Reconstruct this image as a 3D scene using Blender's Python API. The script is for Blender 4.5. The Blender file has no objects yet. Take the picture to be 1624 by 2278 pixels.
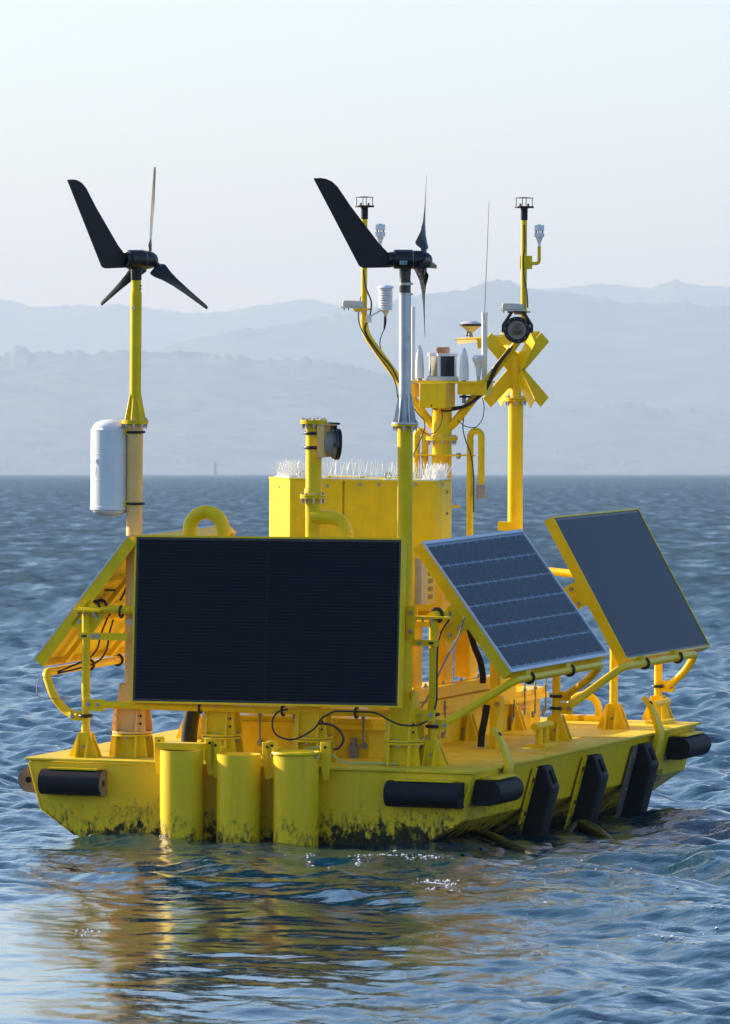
import bpy, math, random
import numpy as np
from mathutils import Matrix, Vector, Quaternion

random.seed(7)
RNG = np.random.default_rng(11)
SC = bpy.context.scene
COL = SC.collection
rad = math.radians

# ------------------------------------------------------------------ camera
FOCAL = 18000.0          # focal length in survey units (frame 1624 x 2278)
CAM_H = 2.25             # metres above the water
HORIZON = 1052.0         # survey row of the horizon
cam = bpy.data.cameras.new('camera')
cam_ob = bpy.data.objects.new('camera', cam)
COL.objects.link(cam_ob)
SC.camera = cam_ob
cam.sensor_fit = 'VERTICAL'
cam.sensor_height = 36.0
cam.lens = FOCAL / 2278.0 * 36.0
cam.clip_start = 1.0
cam.clip_end = 80000.0
cam_ob.location = (0, 0, CAM_H)
cam_ob.rotation_euler = (math.pi / 2 - math.atan((1139.0 - HORIZON) / FOCAL), 0, 0)
cam.dof.use_dof = True
cam.dof.focus_distance = 51.3
cam.dof.aperture_fstop = 18.0

# ------------------------------------------------------------------ sky, sun, exposure
SUN_AZ, SUN_EL = -63.0, 20.0      # degrees: azimuth from +Y (left is negative), elevation
world = bpy.data.worlds.new('World')
SC.world = world
world.use_nodes = True
wn = world.node_tree
sky = wn.nodes.new('ShaderNodeTexSky')
sky.sky_type = 'NISHITA'
sky.sun_disc = False
sky.sun_elevation = rad(SUN_EL)
sky.sun_rotation = rad(SUN_AZ)
sky.air_density = 1.0
sky.dust_density = 0.6
sky.ozone_density = 2.2
tint = wn.nodes.new('ShaderNodeMix')          # camera white balance, the same over the whole sky
tint.data_type = 'RGBA'; tint.blend_type = 'MULTIPLY'; tint.inputs[0].default_value = 1.0
tint.inputs[7].default_value = (0.885, 0.952, 1.10, 1.0)
wn.links.new(sky.outputs[0], tint.inputs[6])
wn.links.new(tint.outputs[2], wn.nodes['Background'].inputs[0])
wn.nodes['Background'].inputs[1].default_value = 0.118

sun = bpy.data.lights.new('sun', 'SUN')
sun.energy = 5.0
sun.angle = rad(0.55)
sun.color = (1.0, 0.86, 0.66)
sun_ob = bpy.data.objects.new('sun', sun)
COL.objects.link(sun_ob)
to_sun = Vector((math.sin(rad(SUN_AZ)) * math.cos(rad(SUN_EL)), math.cos(rad(SUN_AZ)) * math.cos(rad(SUN_EL)), math.sin(rad(SUN_EL))))
sun_ob.rotation_euler = to_sun.to_track_quat('Z', 'Y').to_euler()
sun_ob.location = (-20, 60, 30)

SC.view_settings.view_transform = 'Standard'
SC.view_settings.look = 'None'
SC.view_settings.exposure = 1.04
SC.view_settings.gamma = 1.0
SC.view_settings.use_curve_mapping = False
SC.render.engine = 'CYCLES'
SC.cycles.use_denoising = True
SC.cycles.max_bounces = 8
SC.cycles.diffuse_bounces = 3
SC.cycles.glossy_bounces = 4
SC.cycles.transmission_bounces = 4
SC.cycles.volume_bounces = 1
SC.cycles.sample_clamp_indirect = 6.0
SC.cycles.caustics_reflective = False
SC.cycles.caustics_refractive = False

# ------------------------------------------------------------------ buoy frame (u across, v aft, w up from the deck)
B_ORG = Vector((-0.731, 50.63, 0.415))
B_ROT = (Matrix.Rotation(rad(-19.8), 3, 'Z') @ Matrix.Rotation(rad(2.1), 3, 'X') @ Matrix.Rotation(rad(1.06), 3, 'Y'))
B_MAT = Matrix.Translation(B_ORG) @ B_ROT.to_4x4()
_inv = B_ROT.transposed()
_cam_l = _inv @ (Vector((0, 0, CAM_H)) - B_ORG)

def _plane(x, y, ax, val):
    d = _inv @ Vector(((x - 812.0) / FOCAL, 1.0, -(y - HORIZON) / FOCAL))
    t = (val - _cam_l[ax]) / d[ax]
    return _cam_l + d * t
def pv(x, y, v): return _plane(x, y, 1, v)       # survey point at a known distance aft
def pu(x, y, u): return _plane(x, y, 0, u)       # survey point at a known distance across
def pd(x, y, w=0.0): return _plane(x, y, 2, w)   # survey point at a known height

# ------------------------------------------------------------------ materials
MATS = {}
def wear(nt, col_socket, b, amount):
    """scuffs, drip marks and pale salt specks on painted steel"""
    g = nt.nodes.new('ShaderNodeNewGeometry')
    def layer(sc, scale, lo, hi, colour, k, prev):
        mp = nt.nodes.new('ShaderNodeMapping'); mp.inputs['Scale'].default_value = sc
        nt.links.new(g.outputs['Position'], mp.inputs['Vector'])
        n = nt.nodes.new('ShaderNodeTexNoise'); n.inputs['Scale'].default_value = scale; n.inputs['Detail'].default_value = 5
        nt.links.new(mp.outputs[0], n.inputs['Vector'])
        r = nt.nodes.new('ShaderNodeMapRange'); r.inputs[1].default_value = lo; r.inputs[2].default_value = hi; r.inputs[4].default_value = k * amount
        nt.links.new(n.outputs['Fac'], r.inputs[0])
        m = nt.nodes.new('ShaderNodeMix'); m.data_type = 'RGBA'; nt.links.new(r.outputs[0], m.inputs[0]); nt.links.new(prev, m.inputs[6]); m.inputs[7].default_value = colour
        return m.outputs[2]
    c = layer((1, 1, 0.10), 22.0, 0.56, 0.75, (0.42, 0.27, 0.015, 1), 0.55, col_socket)
    c = layer((1, 1, 0.5), 34.0, 0.67, 0.74, (0.70, 0.66, 0.45, 1), 0.55, c)
    c = layer((1, 1, 1), 55.0, 0.70, 0.76, (0.10, 0.06, 0.01, 1), 0.7, c)
    nt.links.new(c, b.inputs['Base Color'])

def mat(name, col, rough=0.5, metal=0.0, coat=0.0, var=0.08, vscale=6.0, spec=0.5, trans=0.0, ior=1.5, worn=0.0, bump=0.0, bscale=60.0):
    m = bpy.data.materials.new(name); m.use_nodes = True
    nt = m.node_tree; b = nt.nodes['Principled BSDF']
    b.inputs['Roughness'].default_value = rough
    b.inputs['Metallic'].default_value = metal
    b.inputs['Coat Weight'].default_value = coat
    b.inputs['Coat Roughness'].default_value = 0.12
    b.inputs['Specular IOR Level'].default_value = spec
    b.inputs['IOR'].default_value = ior
    b.inputs['Transmission Weight'].default_value = trans
    if var > 0:
        tc = nt.nodes.new('ShaderNodeTexCoord')
        n = nt.nodes.new('ShaderNodeTexNoise'); n.inputs['Scale'].default_value = vscale; n.inputs['Detail'].default_value = 6.0
        nt.links.new(tc.outputs['Object'], n.inputs['Vector'])
        r = nt.nodes.new('ShaderNodeValToRGB')
        r.color_ramp.elements[0].position = 0.3; r.color_ramp.elements[1].position = 0.72
        r.color_ramp.elements[0].color = tuple(c * (1 - var) for c in col) + (1,)
        r.color_ramp.elements[1].color = tuple(min(1, c * (1 + var * 0.6)) for c in col) + (1,)
        nt.links.new(n.outputs['Fac'], r.inputs[0])
        nt.links.new(r.outputs[0], b.inputs['Base Color'])
        if worn > 0: wear(nt, r.outputs[0], b, worn)
        mr = nt.nodes.new('ShaderNodeMapRange')
        mr.inputs['To Min'].default_value = max(0.02, rough - 0.1); mr.inputs['To Max'].default_value = min(1, rough + 0.12)
        nt.links.new(n.outputs['Fac'], mr.inputs[0]); nt.links.new(mr.outputs[0], b.inputs['Roughness'])
    else:
        b.inputs['Base Color'].default_value = tuple(col) + (1,)
    if bump > 0:
        tc2 = nt.nodes.new('ShaderNodeTexCoord')
        n2 = nt.nodes.new('ShaderNodeTexNoise'); n2.inputs['Scale'].default_value = bscale; n2.inputs['Detail'].default_value = 4
        nt.links.new(tc2.outputs['Object'], n2.inputs['Vector'])
        bp = nt.nodes.new('ShaderNodeBump'); bp.inputs['Strength'].default_value = bump; bp.inputs['Distance'].default_value = 0.004
        nt.links.new(n2.outputs['Fac'], bp.inputs['Height']); nt.links.new(bp.outputs[0], b.inputs['Normal'])
    MATS[name] = m
    return m

YEL = (0.90, 0.605, 0.004)
mat('yellow', YEL, 0.40, coat=0.06, var=0.10, vscale=9, bump=0.12, bscale=35, spec=0.22, worn=0.38)
mat('yellow_deck', (0.80, 0.59, 0.025), 0.60, var=0.22, vscale=5, bump=0.3, bscale=90, spec=0.25, worn=1.0)
mat('faded', (0.96, 0.55, 0.165), 0.5, var=0.06, vscale=7, bump=0.1)
mat('rubber', (0.012, 0.013, 0.017), 0.62, var=0.4, vscale=14, bump=0.35, bscale=50, spec=0.25)
mat('rubber_cut', (0.20, 0.17, 0.14), 0.8, var=0.3, vscale=30)
mat('black', (0.010, 0.011, 0.014), 0.26, var=0.2, vscale=10, spec=0.4)
mat('fin_black', (0.018, 0.016, 0.020), 0.55, var=0.15, vscale=10, spec=0.3)
mat('hole', (0.004, 0.004, 0.004), 0.9, var=0)
mat('cable', (0.010, 0.010, 0.012), 0.5, var=0)
mat('galv', (0.50, 0.52, 0.55), 0.42, metal=0.75, var=0.22, vscale=16)
mat('steel', (0.45, 0.42, 0.40), 0.35, metal=0.85, var=0.2, vscale=30)
mat('rust', (0.13, 0.05, 0.02), 0.85, var=0.4, vscale=40)
mat('white', (0.78, 0.79, 0.80), 0.42, var=0.05, vscale=8)
mat('cream', (0.62, 0.60, 0.52), 0.5, var=0.10, vscale=12)
mat('beige', (0.36, 0.32, 0.26), 0.6, var=0.12, vscale=12)
mat('grey', (0.22, 0.23, 0.25), 0.5, var=0.12, vscale=12)
mat('pv_black', (0.002, 0.006, 0.016), 0.20, var=0.25, vscale=3, ior=1.16)
mat('pv_line', (0.010, 0.019, 0.034), 0.4, var=0, spec=0.1)
mat('cell', (0.008, 0.022, 0.052), 0.16, var=0.25, vscale=8, ior=1.13)
mat('busbar', (0.045, 0.075, 0.115), 0.3, var=0, ior=1.17)
mat('cell_line', (0.010, 0.026, 0.058), 0.2, var=0, ior=1.17)
mat('backsheet', (0.18, 0.25, 0.33), 0.3, var=0.05, ior=1.2)
mat('silver', (0.52, 0.55, 0.60), 0.35, metal=0.6, var=0.06)
mat('pv_back', (0.88, 0.68, 0.06), 0.5, var=0.10, vscale=5)
mat('amber', (0.75, 0.32, 0.16), 0.15, trans=0.4, var=0.1, vscale=40)
mat('dark_glass', (0.010, 0.012, 0.018), 0.08, var=0.3, vscale=20)
mat('mirror_glass', (0.30, 0.33, 0.33), 0.10, metal=0.6, var=0.2, vscale=12)
mat('lens', (0.085, 0.055, 0.028), 0.12, coat=0.3, var=0.7, vscale=16)
mat('spike', (0.88, 0.88, 0.86), 0.35, var=0)
mat('sticker', (0.50, 0.68, 0.74), 0.5, var=0.05)
mat('ink', (0.03, 0.04, 0.05), 0.6, var=0)
mat('worn_ink', (0.66, 0.44, 0.008), 0.6, var=0.45, vscale=40)
mat('rust_stain', (0.42, 0.20, 0.015), 0.7, var=0.3, vscale=30)
mat('sign_red', (0.55, 0.03, 0.03), 0.5, var=0)
mat('sign_white', (0.75, 0.74, 0.70), 0.5, var=0)
mat('hose_green', (0.45, 0.58, 0.22), 0.5, var=0.1)
mat('plate_steel', (0.24, 0.22, 0.20), 0.55, metal=0.5, var=0.4, vscale=14)
mat('kelp', (0.022, 0.013, 0.005), 0.35, coat=0.15, var=0.4, vscale=12)
mat('kelp_blade', (0.016, 0.016, 0.014), 0.22, coat=0.3, var=0.4, vscale=12)
mat('foam', (0.80, 0.82, 0.84), 0.5, var=0.1)
mat('house', (0.50, 0.45, 0.42), 0.8, var=0.1)
mat('house_roof', (0.25, 0.22, 0.22), 0.8, var=0.1)
mat('beacon', (0.20, 0.28, 0.26), 0.8, var=0.2)

def hull_material(key, reach):
    m = bpy.data.materials.new(key + '_paint'); m.use_nodes = True
    nt = m.node_tree; L = nt.links; b = nt.nodes['Principled BSDF']
    g = nt.nodes.new('ShaderNodeNewGeometry')
    sep = nt.nodes.new('ShaderNodeSeparateXYZ'); L.new(g.outputs['Position'], sep.inputs[0])
    def noise(scale, sc=(1, 1, 1), detail=6, rough=0.6):
        mp = nt.nodes.new('ShaderNodeMapping'); mp.inputs['Scale'].default_value = sc
        L.new(g.outputs['Position'], mp.inputs['Vector'])
        n = nt.nodes.new('ShaderNodeTexNoise'); n.inputs['Scale'].default_value = scale; n.inputs['Detail'].default_value = detail
        n.inputs['Roughness'].default_value = rough
        L.new(mp.outputs[0], n.inputs['Vector']); return n.outputs['Fac']
    def math_(op, a, c=None):
        n = nt.nodes.new('ShaderNodeMath'); n.operation = op
        for i, s in enumerate((a, c)):
            if s is None: continue
            if isinstance(s, (int, float)): n.inputs[i].default_value = s
            else: L.new(s, n.inputs[i])
        return n.outputs[0]
    def mix(f, a, c):
        n = nt.nodes.new('ShaderNodeMix'); n.data_type = 'RGBA'
        if isinstance(f, float): n.inputs[0].default_value = f
        else: L.new(f, n.inputs[0])
        for i, s in ((6, a), (7, c)):
            if isinstance(s, tuple): n.inputs[i].default_value = s
            else: L.new(s, n.inputs[i])
        return n.outputs[2]
    def ramp(f, a, c):
        n = nt.nodes.new('ShaderNodeMapRange'); n.inputs[1].default_value = a; n.inputs[2].default_value = c
        L.new(f, n.inputs[0]); n.clamp = True
        return n.outputs[0]
    streak = noise(15, (1, 1, 0.75), 11, 0.74)      # vertical streaks of growth
    blot = noise(4.5, (1, 1, 0.6), 5)
    # weed climbs 0.03..0.22 m above the water, in patches
    lim = math_('ADD', math_('MULTIPLY', math_('SUBTRACT', streak, 0.42), 0.62), math_('ADD', math_('MULTIPLY', math_('SUBTRACT', blot, 0.5), 0.35), reach))
    f_weed = ramp(math_('SUBTRACT', lim, sep.outputs[2]), -0.030, 0.015)
    f_tint = ramp(math_('SUBTRACT', math_('ADD', lim, 0.10), sep.outputs[2]), -0.06, 0.06)
    fine = noise(40, (1, 1, 0.5), 6)
    base = mix(ramp(noise(3.0), 0.3, 0.75), (YEL[0] * 0.93, YEL[1] * 0.93, YEL[2], 1), (YEL[0], YEL[1] * 1.03, 0.02, 1))
    base = mix(math_('MULTIPLY', f_tint, ramp(fine, 0.45, 0.62)), base, (0.16, 0.12, 0.01, 1))
    weed = mix(ramp(fine, 0.35, 0.7), (0.006, 0.007, 0.005, 1), (0.060, 0.058, 0.010, 1))
    wear(nt, base, b, 0.5)
    worn_base = b.inputs['Base Color'].links[0].from_socket
    col = mix(f_weed, worn_base, weed)
    L.new(col, b.inputs['Base Color'])
    r = nt.nodes.new('ShaderNodeMapRange'); r.inputs[3].default_value = 0.42; r.inputs[4].default_value = 0.75
    L.new(f_weed, r.inputs[0]); L.new(r.outputs[0], b.inputs['Roughness'])
    b.inputs['Coat Weight'].default_value = 0.04
    b.inputs['Specular IOR Level'].default_value = 0.3
    bp = nt.nodes.new('ShaderNodeBump'); bp.inputs['Strength'].default_value = 0.4; bp.inputs['Distance'].default_value = 0.006
    h = math_('ADD', math_('MULTIPLY', f_weed, fine), math_('MULTIPLY', noise(2.2, (1, 1, 1), 2), 0.5))
    L.new(h, bp.inputs['Height']); L.new(bp.outputs[0], b.inputs['Normal'])
    MATS[key] = m
hull_material('hull', -0.045)
hull_material('well', -0.115)

# ------------------------------------------------------------------ mesh helpers
BASE = {}
def V(*a):
    return Vector(a[0]) if len(a) == 1 else Vector(a)

class MB:
    """collects shapes in the frame of the thing's surroundings; build() links ONE mesh object"""
    def __init__(s): s.v = []; s.f = []; s.sm = []
    def add(s, vs, fs, smooth=False):
        o = len(s.v); s.v += [tuple(p) for p in vs]
        s.f += [tuple(i + o for i in f) for f in fs]; s.sm += [smooth] * len(fs)
        return s
    def box(s, c, size, rot=None):
        c = V(c); hx, hy, hz = (q / 2 for q in size)
        vs = [V(x, y, z) for x in (-hx, hx) for y in (-hy, hy) for z in (-hz, hz)]
        if rot is not None: vs = [rot @ p for p in vs]
        vs = [c + p for p in vs]
        return s.add(vs, [(0, 1, 3, 2), (4, 6, 7, 5), (0, 4, 5, 1), (2, 3, 7, 6), (0, 2, 6, 4), (1, 5, 7, 3)])
    def hexa(s, p):   # 8 points: 4 bottom ccw, 4 top ccw
        return s.add(p, [(3, 2, 1, 0), (4, 5, 6, 7), (0, 1, 5, 4), (1, 2, 6, 5), (2, 3, 7, 6), (3, 0, 4, 7)])
    def plate(s, poly, thick):   # planar polygon of 3-D points, extruded by the vector thick (centred)
        t = V(thick) * 0.5; n = len(poly)
        a = [V(p) - t for p in poly]; b = [V(p) + t for p in poly]
        fs = [tuple(range(n))[::-1], tuple(range(n, 2 * n))] + [(i, (i + 1) % n, n + (i + 1) % n, n + i) for i in range(n)]
        return s.add(a + b, fs)
    def tube(s, pts, r, n=14, caps=True, closed=False):
        pts = [V(p) for p in pts]; m = len(pts)
        rs = r if isinstance(r, (list, tuple)) else [r] * m
        tang = []
        for i in range(m):
            if closed: t = pts[(i + 1) % m] - pts[i - 1]
            else: t = pts[min(i + 1, m - 1)] - pts[max(i - 1, 0)]
            tang.append(t.normalized() if t.length > 1e-9 else V(0, 0, 1))
        ref = V(0, 0, 1) if abs(tang[0].z) < 0.9 else V(1, 0, 0)
        nrm = (ref - tang[0] * ref.dot(tang[0])).normalized()
        vs = []
        for i in range(m):
            nrm = (nrm - tang[i] * nrm.dot(tang[i])).normalized()
            bi = tang[i].cross(nrm)
            for k in range(n):
                a = 2 * math.pi * k / n
                vs.append(pts[i] + (nrm * math.cos(a) + bi * math.sin(a)) * rs[i])
        fs = []
        for i in range(m if closed else m - 1):
            j = (i + 1) % m
            for k in range(n):
                k2 = (k + 1) % n
                fs.append((i * n + k, i * n + k2, j * n + k2, j * n + k))
        s.add(vs, fs, True)
        if caps and not closed:
            o = len(s.v) - len(vs)
            s.f.append(tuple(o + k for k in range(n))[::-1]); s.sm.append(False)
            s.f.append(tuple(o + (m - 1) * n + k for k in range(n))); s.sm.append(False)
        return s
    def lathe(s, prof, org, axis=(0, 0, 1), n=24, smooth=True):   # prof: (radius, distance along axis)
        org = V(org); ax = V(axis).normalized()
        ref = V(0, 0, 1) if abs(ax.z) < 0.9 else V(1, 0, 0)
        e1 = (ref - ax * ref.dot(ax)).normalized(); e2 = ax.cross(e1)
        vs = []
        for r, h in prof:
            for k in range(n):
                a = 2 * math.pi * k / n
                vs.append(org + ax * h + (e1 * math.cos(a) + e2 * math.sin(a)) * max(r, 1e-5))
        fs = []
        for i in range(len(prof) - 1):
            for k in range(n):
                k2 = (k + 1) % n
                fs.append((i * n + k, i * n + k2, (i + 1) * n + k2, (i + 1) * n + k))
        s.add(vs, fs, smooth)
        o = len(s.v) - len(vs)
        if prof[0][0] > 1e-4: s.f.append(tuple(o + k for k in range(n))[::-1]); s.sm.append(False)
        if prof[-1][0] > 1e-4: s.f.append(tuple(o + (len(prof) - 1) * n + k for k in range(n))); s.sm.append(False)
        return s
    def ring(s, c, axis, R, r, n=28, m=8, a0=0.0, a1=2 * math.pi):
        c = V(c); ax = V(axis).normalized()
        ref = V(0, 0, 1) if abs(ax.z) < 0.9 else V(1, 0, 0)
        e1 = (ref - ax * ref.dot(ax)).normalized(); e2 = ax.cross(e1)
        full = abs(a1 - a0 - 2 * math.pi) < 1e-6
        k = n if full else n + 1
        pts = [c + (e1 * math.cos(a0 + (a1 - a0) * i / n) + e2 * math.sin(a0 + (a1 - a0) * i / n)) * R for i in range(k)]
        return s.tube(pts, r, m, closed=full)
    def build(s, name, material, parent=None, base=None, bevel=0.0):
        b = V(base) if base is not None else (BASE[parent.name] if parent else V(0, 0, 0))
        me = bpy.data.meshes.new(name)
        me.from_pydata([tuple(V(p) - b) for p in s.v], [], s.f)
        me.polygons.foreach_set('use_smooth', s.sm)
        me.update()
        me.set_sharp_from_angle(angle=rad(38))
        me.materials.append(MATS[material])
        o = bpy.data.objects.new(name, me); COL.objects.link(o)
        if parent: o.parent = parent
        BASE[o.name] = b
        if bevel > 0:
            md = o.modifiers.new('bevel', 'BEVEL'); md.width = bevel; md.segments = 2; md.limit_method = 'ANGLE'
        return o

def fillet(pts, r, n=6):
    pts = [V(p) for p in pts]; out = [pts[0]]
    for i in range(1, len(pts) - 1):
        a, b, c = pts[i - 1], pts[i], pts[i + 1]
        d1 = min(r, (a - b).length * 0.49); d2 = min(r, (c - b).length * 0.49)
        p = b + (a - b).normalized() * d1; q = b + (c - b).normalized() * d2
        for k in range(n + 1):
            t = k / n
            out.append(p * (1 - t) ** 2 + b * 2 * t * (1 - t) + q * t * t)
    out.append(pts[-1])
    return out
def spline(pts, n=8):
    pts = [V(p) for p in pts]; out = []
    q = [pts[0] * 2 - pts[1]] + pts + [pts[-1] * 2 - pts[-2]]
    for i in range(1, len(q) - 2):
        for k in range(n):
            t = k / n; a, b, c, d = q[i - 1], q[i], q[i + 1], q[i + 2]
            out.append(0.5 * ((2 * b) + (c - a) * t + (2 * a - 5 * b + 4 * c - d) * t * t + (3 * b - a - 3 * c + d) * t ** 3))
    out.append(pts[-1]); return out

def tag(o, label, cat, group=None):
    o['label'] = label; o['category'] = cat
    if group: o['group'] = group
    return o
def thing(name, label, cat, base, group=None, rotz=0.0, own=False):
    o = bpy.data.objects.new(name, None); COL.objects.link(o)
    o.empty_display_size = 0.1
    base = V(base)
    o.matrix_world = B_MAT @ Matrix.Translation(base) @ Matrix.Rotation(rotz, 4, 'Z')
    BASE[o.name] = V(0, 0, 0) if own else base
    return tag(o, label, cat, group)
def single(mb, name, material, label, cat, base, group=None, bevel=0.0):   # a thing that is one mesh
    o = mb.build(name, material, None, base=base, bevel=bevel)
    o.matrix_world = B_MAT @ Matrix.Translation(V(base))
    return tag(o, label, cat, group)

_bolt = {}
def bolt(parent, pos, d, r=0.009, h=0.009, material='steel', name='bolt'):
    key = (round(r, 4), round(h, 4), material)
    if key not in _bolt:
        mb = MB(); mb.lathe([(r * 1.35, 0), (r * 1.35, h * 0.2), (r, h * 0.2), (r, h), (r * 0.55, h), (r * 0.55, h * 1.5)], (0, 0, 0), n=6, smooth=False)
        me = bpy.data.meshes.new('bolt'); me.from_pydata(mb.v, [], mb.f); me.materials.append(MATS[material]); _bolt[key] = me
    o = bpy.data.objects.new(name, _bolt[key]); COL.objects.link(o); o.parent = parent
    o.location = V(pos) - BASE[parent.name]
    o.rotation_mode = 'QUATERNION'; o.rotation_quaternion = V(d).to_track_quat('Z', 'Y')
    return o

def text_part(s, size, pos, x_axis, normal, material, name, parent, depth=0.0006, align='CENTER'):
    cu = bpy.data.curves.new(name, 'FONT'); cu.body = s; cu.size = size; cu.align_x = align; cu.align_y = 'CENTER'; cu.extrude = depth
    tmp = bpy.data.objects.new('tmp_text', cu); COL.objects.link(tmp)
    dg = bpy.context.evaluated_depsgraph_get()
    me = bpy.data.meshes.new_from_object(tmp.evaluated_get(dg))
    bpy.data.objects.remove(tmp); bpy.data.curves.remove(cu)
    me.materials.clear(); me.materials.append(MATS[material])
    o = bpy.data.objects.new(name, me); COL.objects.link(o); o.parent = parent
    x = V(x_axis).normalized(); n = V(normal).normalized(); y = n.cross(x)
    M = Matrix((x, y, n)).transposed().to_4x4()
    o.matrix_local = Matrix.Translation(V(pos) - BASE[parent.name]) @ M
    return o

U, W3, VV = V(1, 0, 0), V(0, 0, 1), V(0, 1, 0)

# ------------------------------------------------------------------ hull and deck
HW, HL = 1.48, 4.67
buoy = thing('buoy_hull', 'broad flat yellow steel buoy hull afloat in the sea, weed along its waterline', 'buoy', (0, 2.3, -0.5))
sec = [(-HW, -0.006), (-1.395, -0.31), (-1.16, -0.47), (-0.85, -0.66), (0.85, -0.66), (1.16, -0.47), (1.395, -0.31), (HW, -0.006)]
mb = MB(); nn = len(sec)
vs = [V(a, 0.0, b) for a, b in sec] + [V(a * 0.995, HL, b) for a, b in sec]
mb.add(vs, [tuple(range(nn))[::-1], tuple(range(nn, 2 * nn))] + [(i, (i + 1) % nn, nn + (i + 1) % nn, nn + i) for i in range(nn)])
mb.f = [tuple(f[::-1]) for f in mb.f]
hull = mb.build('hull_shell', 'hull', buoy, bevel=0.006)
dk = MB(); e = 0.02
dk.box((0, HL / 2, 0.003), (2 * (HW + e), HL + 2 * e, 0.016))
deck = dk.build('deck_plate', 'yellow_deck', buoy, bevel=0.003)
# bright corner seams of the hull
for s in (1, -1):
    mb = MB(); mb.tube([V(s * 1.478, -0.004, -0.02), V(s * 1.396, -0.004, -0.31), V(s * 1.16, -0.004, -0.47)], 0.008, 8)
    mb.build('corner_weld', 'hull', buoy)
text_part('SUPM', 0.105, (-0.79, -0.004, -0.315), (1, 0, 0), (0, -1, 0), 'worn_ink', 'faded_lettering', buoy)
qn = pu(1475, 1727, 1.43)
text_part('60', 0.125, (HW + (qn.z + 0.006) * 0.28 + 0.004, qn.y, qn.z), (0, 1, 0), (1, 0, -0.28), 'ink', 'hull_number', buoy)
# painted walkway strip at the far end of the deck, light plating seams
for v0 in (1.55, 3.05, 4.15):
    mb = MB(); mb.box((0, v0, 0.0135), (2 * HW - 0.06, 0.012, 0.005)); mb.build('deck_seam', 'yellow', buoy)

def foot(parent, u, v, r, wb=0.20, wt=0.075, h=0.155, name='foot_gusset', bolts=True):
    """four trapezoid plates standing tangent to a post"""
    t = 0.010
    for dx, dy in ((0, -1), (1, 0), (0, 1), (-1, 0)):
        n = V(dx, dy, 0); a = V(-dy, dx, 0); c = V(u, v, 0.011) + n * (r + t / 2)
        poly = [c - a * wb / 2, c + a * wb / 2, c + a * wt / 2 + W3 * h, c - a * wt / 2 + W3 * h]
        m2 = MB(); m2.plate(poly, n * t); g = m2.build(name, 'yellow', parent)
        if bolts and (dx, dy) in ((0, -1), (1, 0)):
            bolt(parent, c + n * t / 2 + W3 * h * 0.42, n, 0.009, 0.007)

def bollard(u, v):
    b = 'bollard'
    m2 = MB(); ang = 0.10
    m2.box((u, v, 0.022), (0.13, 0.26, 0.022))
    for s in (-0.065, 0.065): m2.tube([V(u, v + s, 0.03), V(u, v + s, 0.13)], 0.024, 14)
    m2.tube([V(u, v - 0.16, 0.145), V(u, v + 0.16, 0.145)], 0.025, 16)
    return m2.build(b, 'yellow', buoy)
p = pd(1168, 1664); bollard(p.x + 0.10, p.y + 0.05)
p = pd(1522, 1606); bollard(1.27, 4.5)

def lug(v):
    u0 = HW + 0.028
    for nm in ('lifting_lug',):
        m2 = MB()
        # sloping tongue leaning inboard over the deck, then bent down along the hull side
        wdt = 0.115; th = 0.03
        A = [(-0.115, 0.235, 0.30), (-0.06, 0.165, 0.48), (0.0, 0.02, 1.0), (-0.012, -0.06, 1.0), (-0.03, -0.13, 0.85)]
        pts = []
        for du, w, k in A:
            for s in (-1, 1):
                for q in (0, 1):
                    pts.append(V(u0 + du + (th if q else 0), v + s * wdt / 2 * k, w + (0.010 if q and w > 0.1 else 0)))
        fs = []
        for i in range(len(A) - 1):
            o = i * 4; n4 = o + 4
            fs += [(o, o + 1, n4 + 1, n4), (o + 3, o + 2, n4 + 2, n4 + 3), (o + 1, o + 3, n4 + 3, n4 + 1), (o + 2, o, n4, n4 + 2)]
        e4 = (len(A) - 1) * 4
        fs += [(0, 2, 3, 1), (e4, e4 + 1, e4 + 3, e4 + 2)]
        m2.add(pts, fs)
        o = m2.build(nm, 'yellow', buoy)
        h2 = MB(); h2.lathe([(0.014, 0), (0.014, 0.003)], V(u0 - 0.09 + th + 0.011, v, 0.205), (1, 0, 0.8), 12); h2.build('lug_hole', 'hole', buoy)
lug(0.60); lug(3.70)

# curved mooring horns at the stern
for du in (0.62, 0.82):
    m2 = MB(); m2.box((du, 4.52, 0.03), (0.24, 0.12, 0.035))
    sg = -1 if du < 0.7 else 1
    m2.tube(spline([V(du, 4.52, 0.03), V(du + 0.005 * sg, 4.52, 0.10), V(du - 0.03 * sg, 4.52, 0.16), V(du - 0.10 * sg, 4.52, 0.185)]), 0.025, 12)
    m2.build('mooring_horn', 'yellow', buoy)

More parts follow.
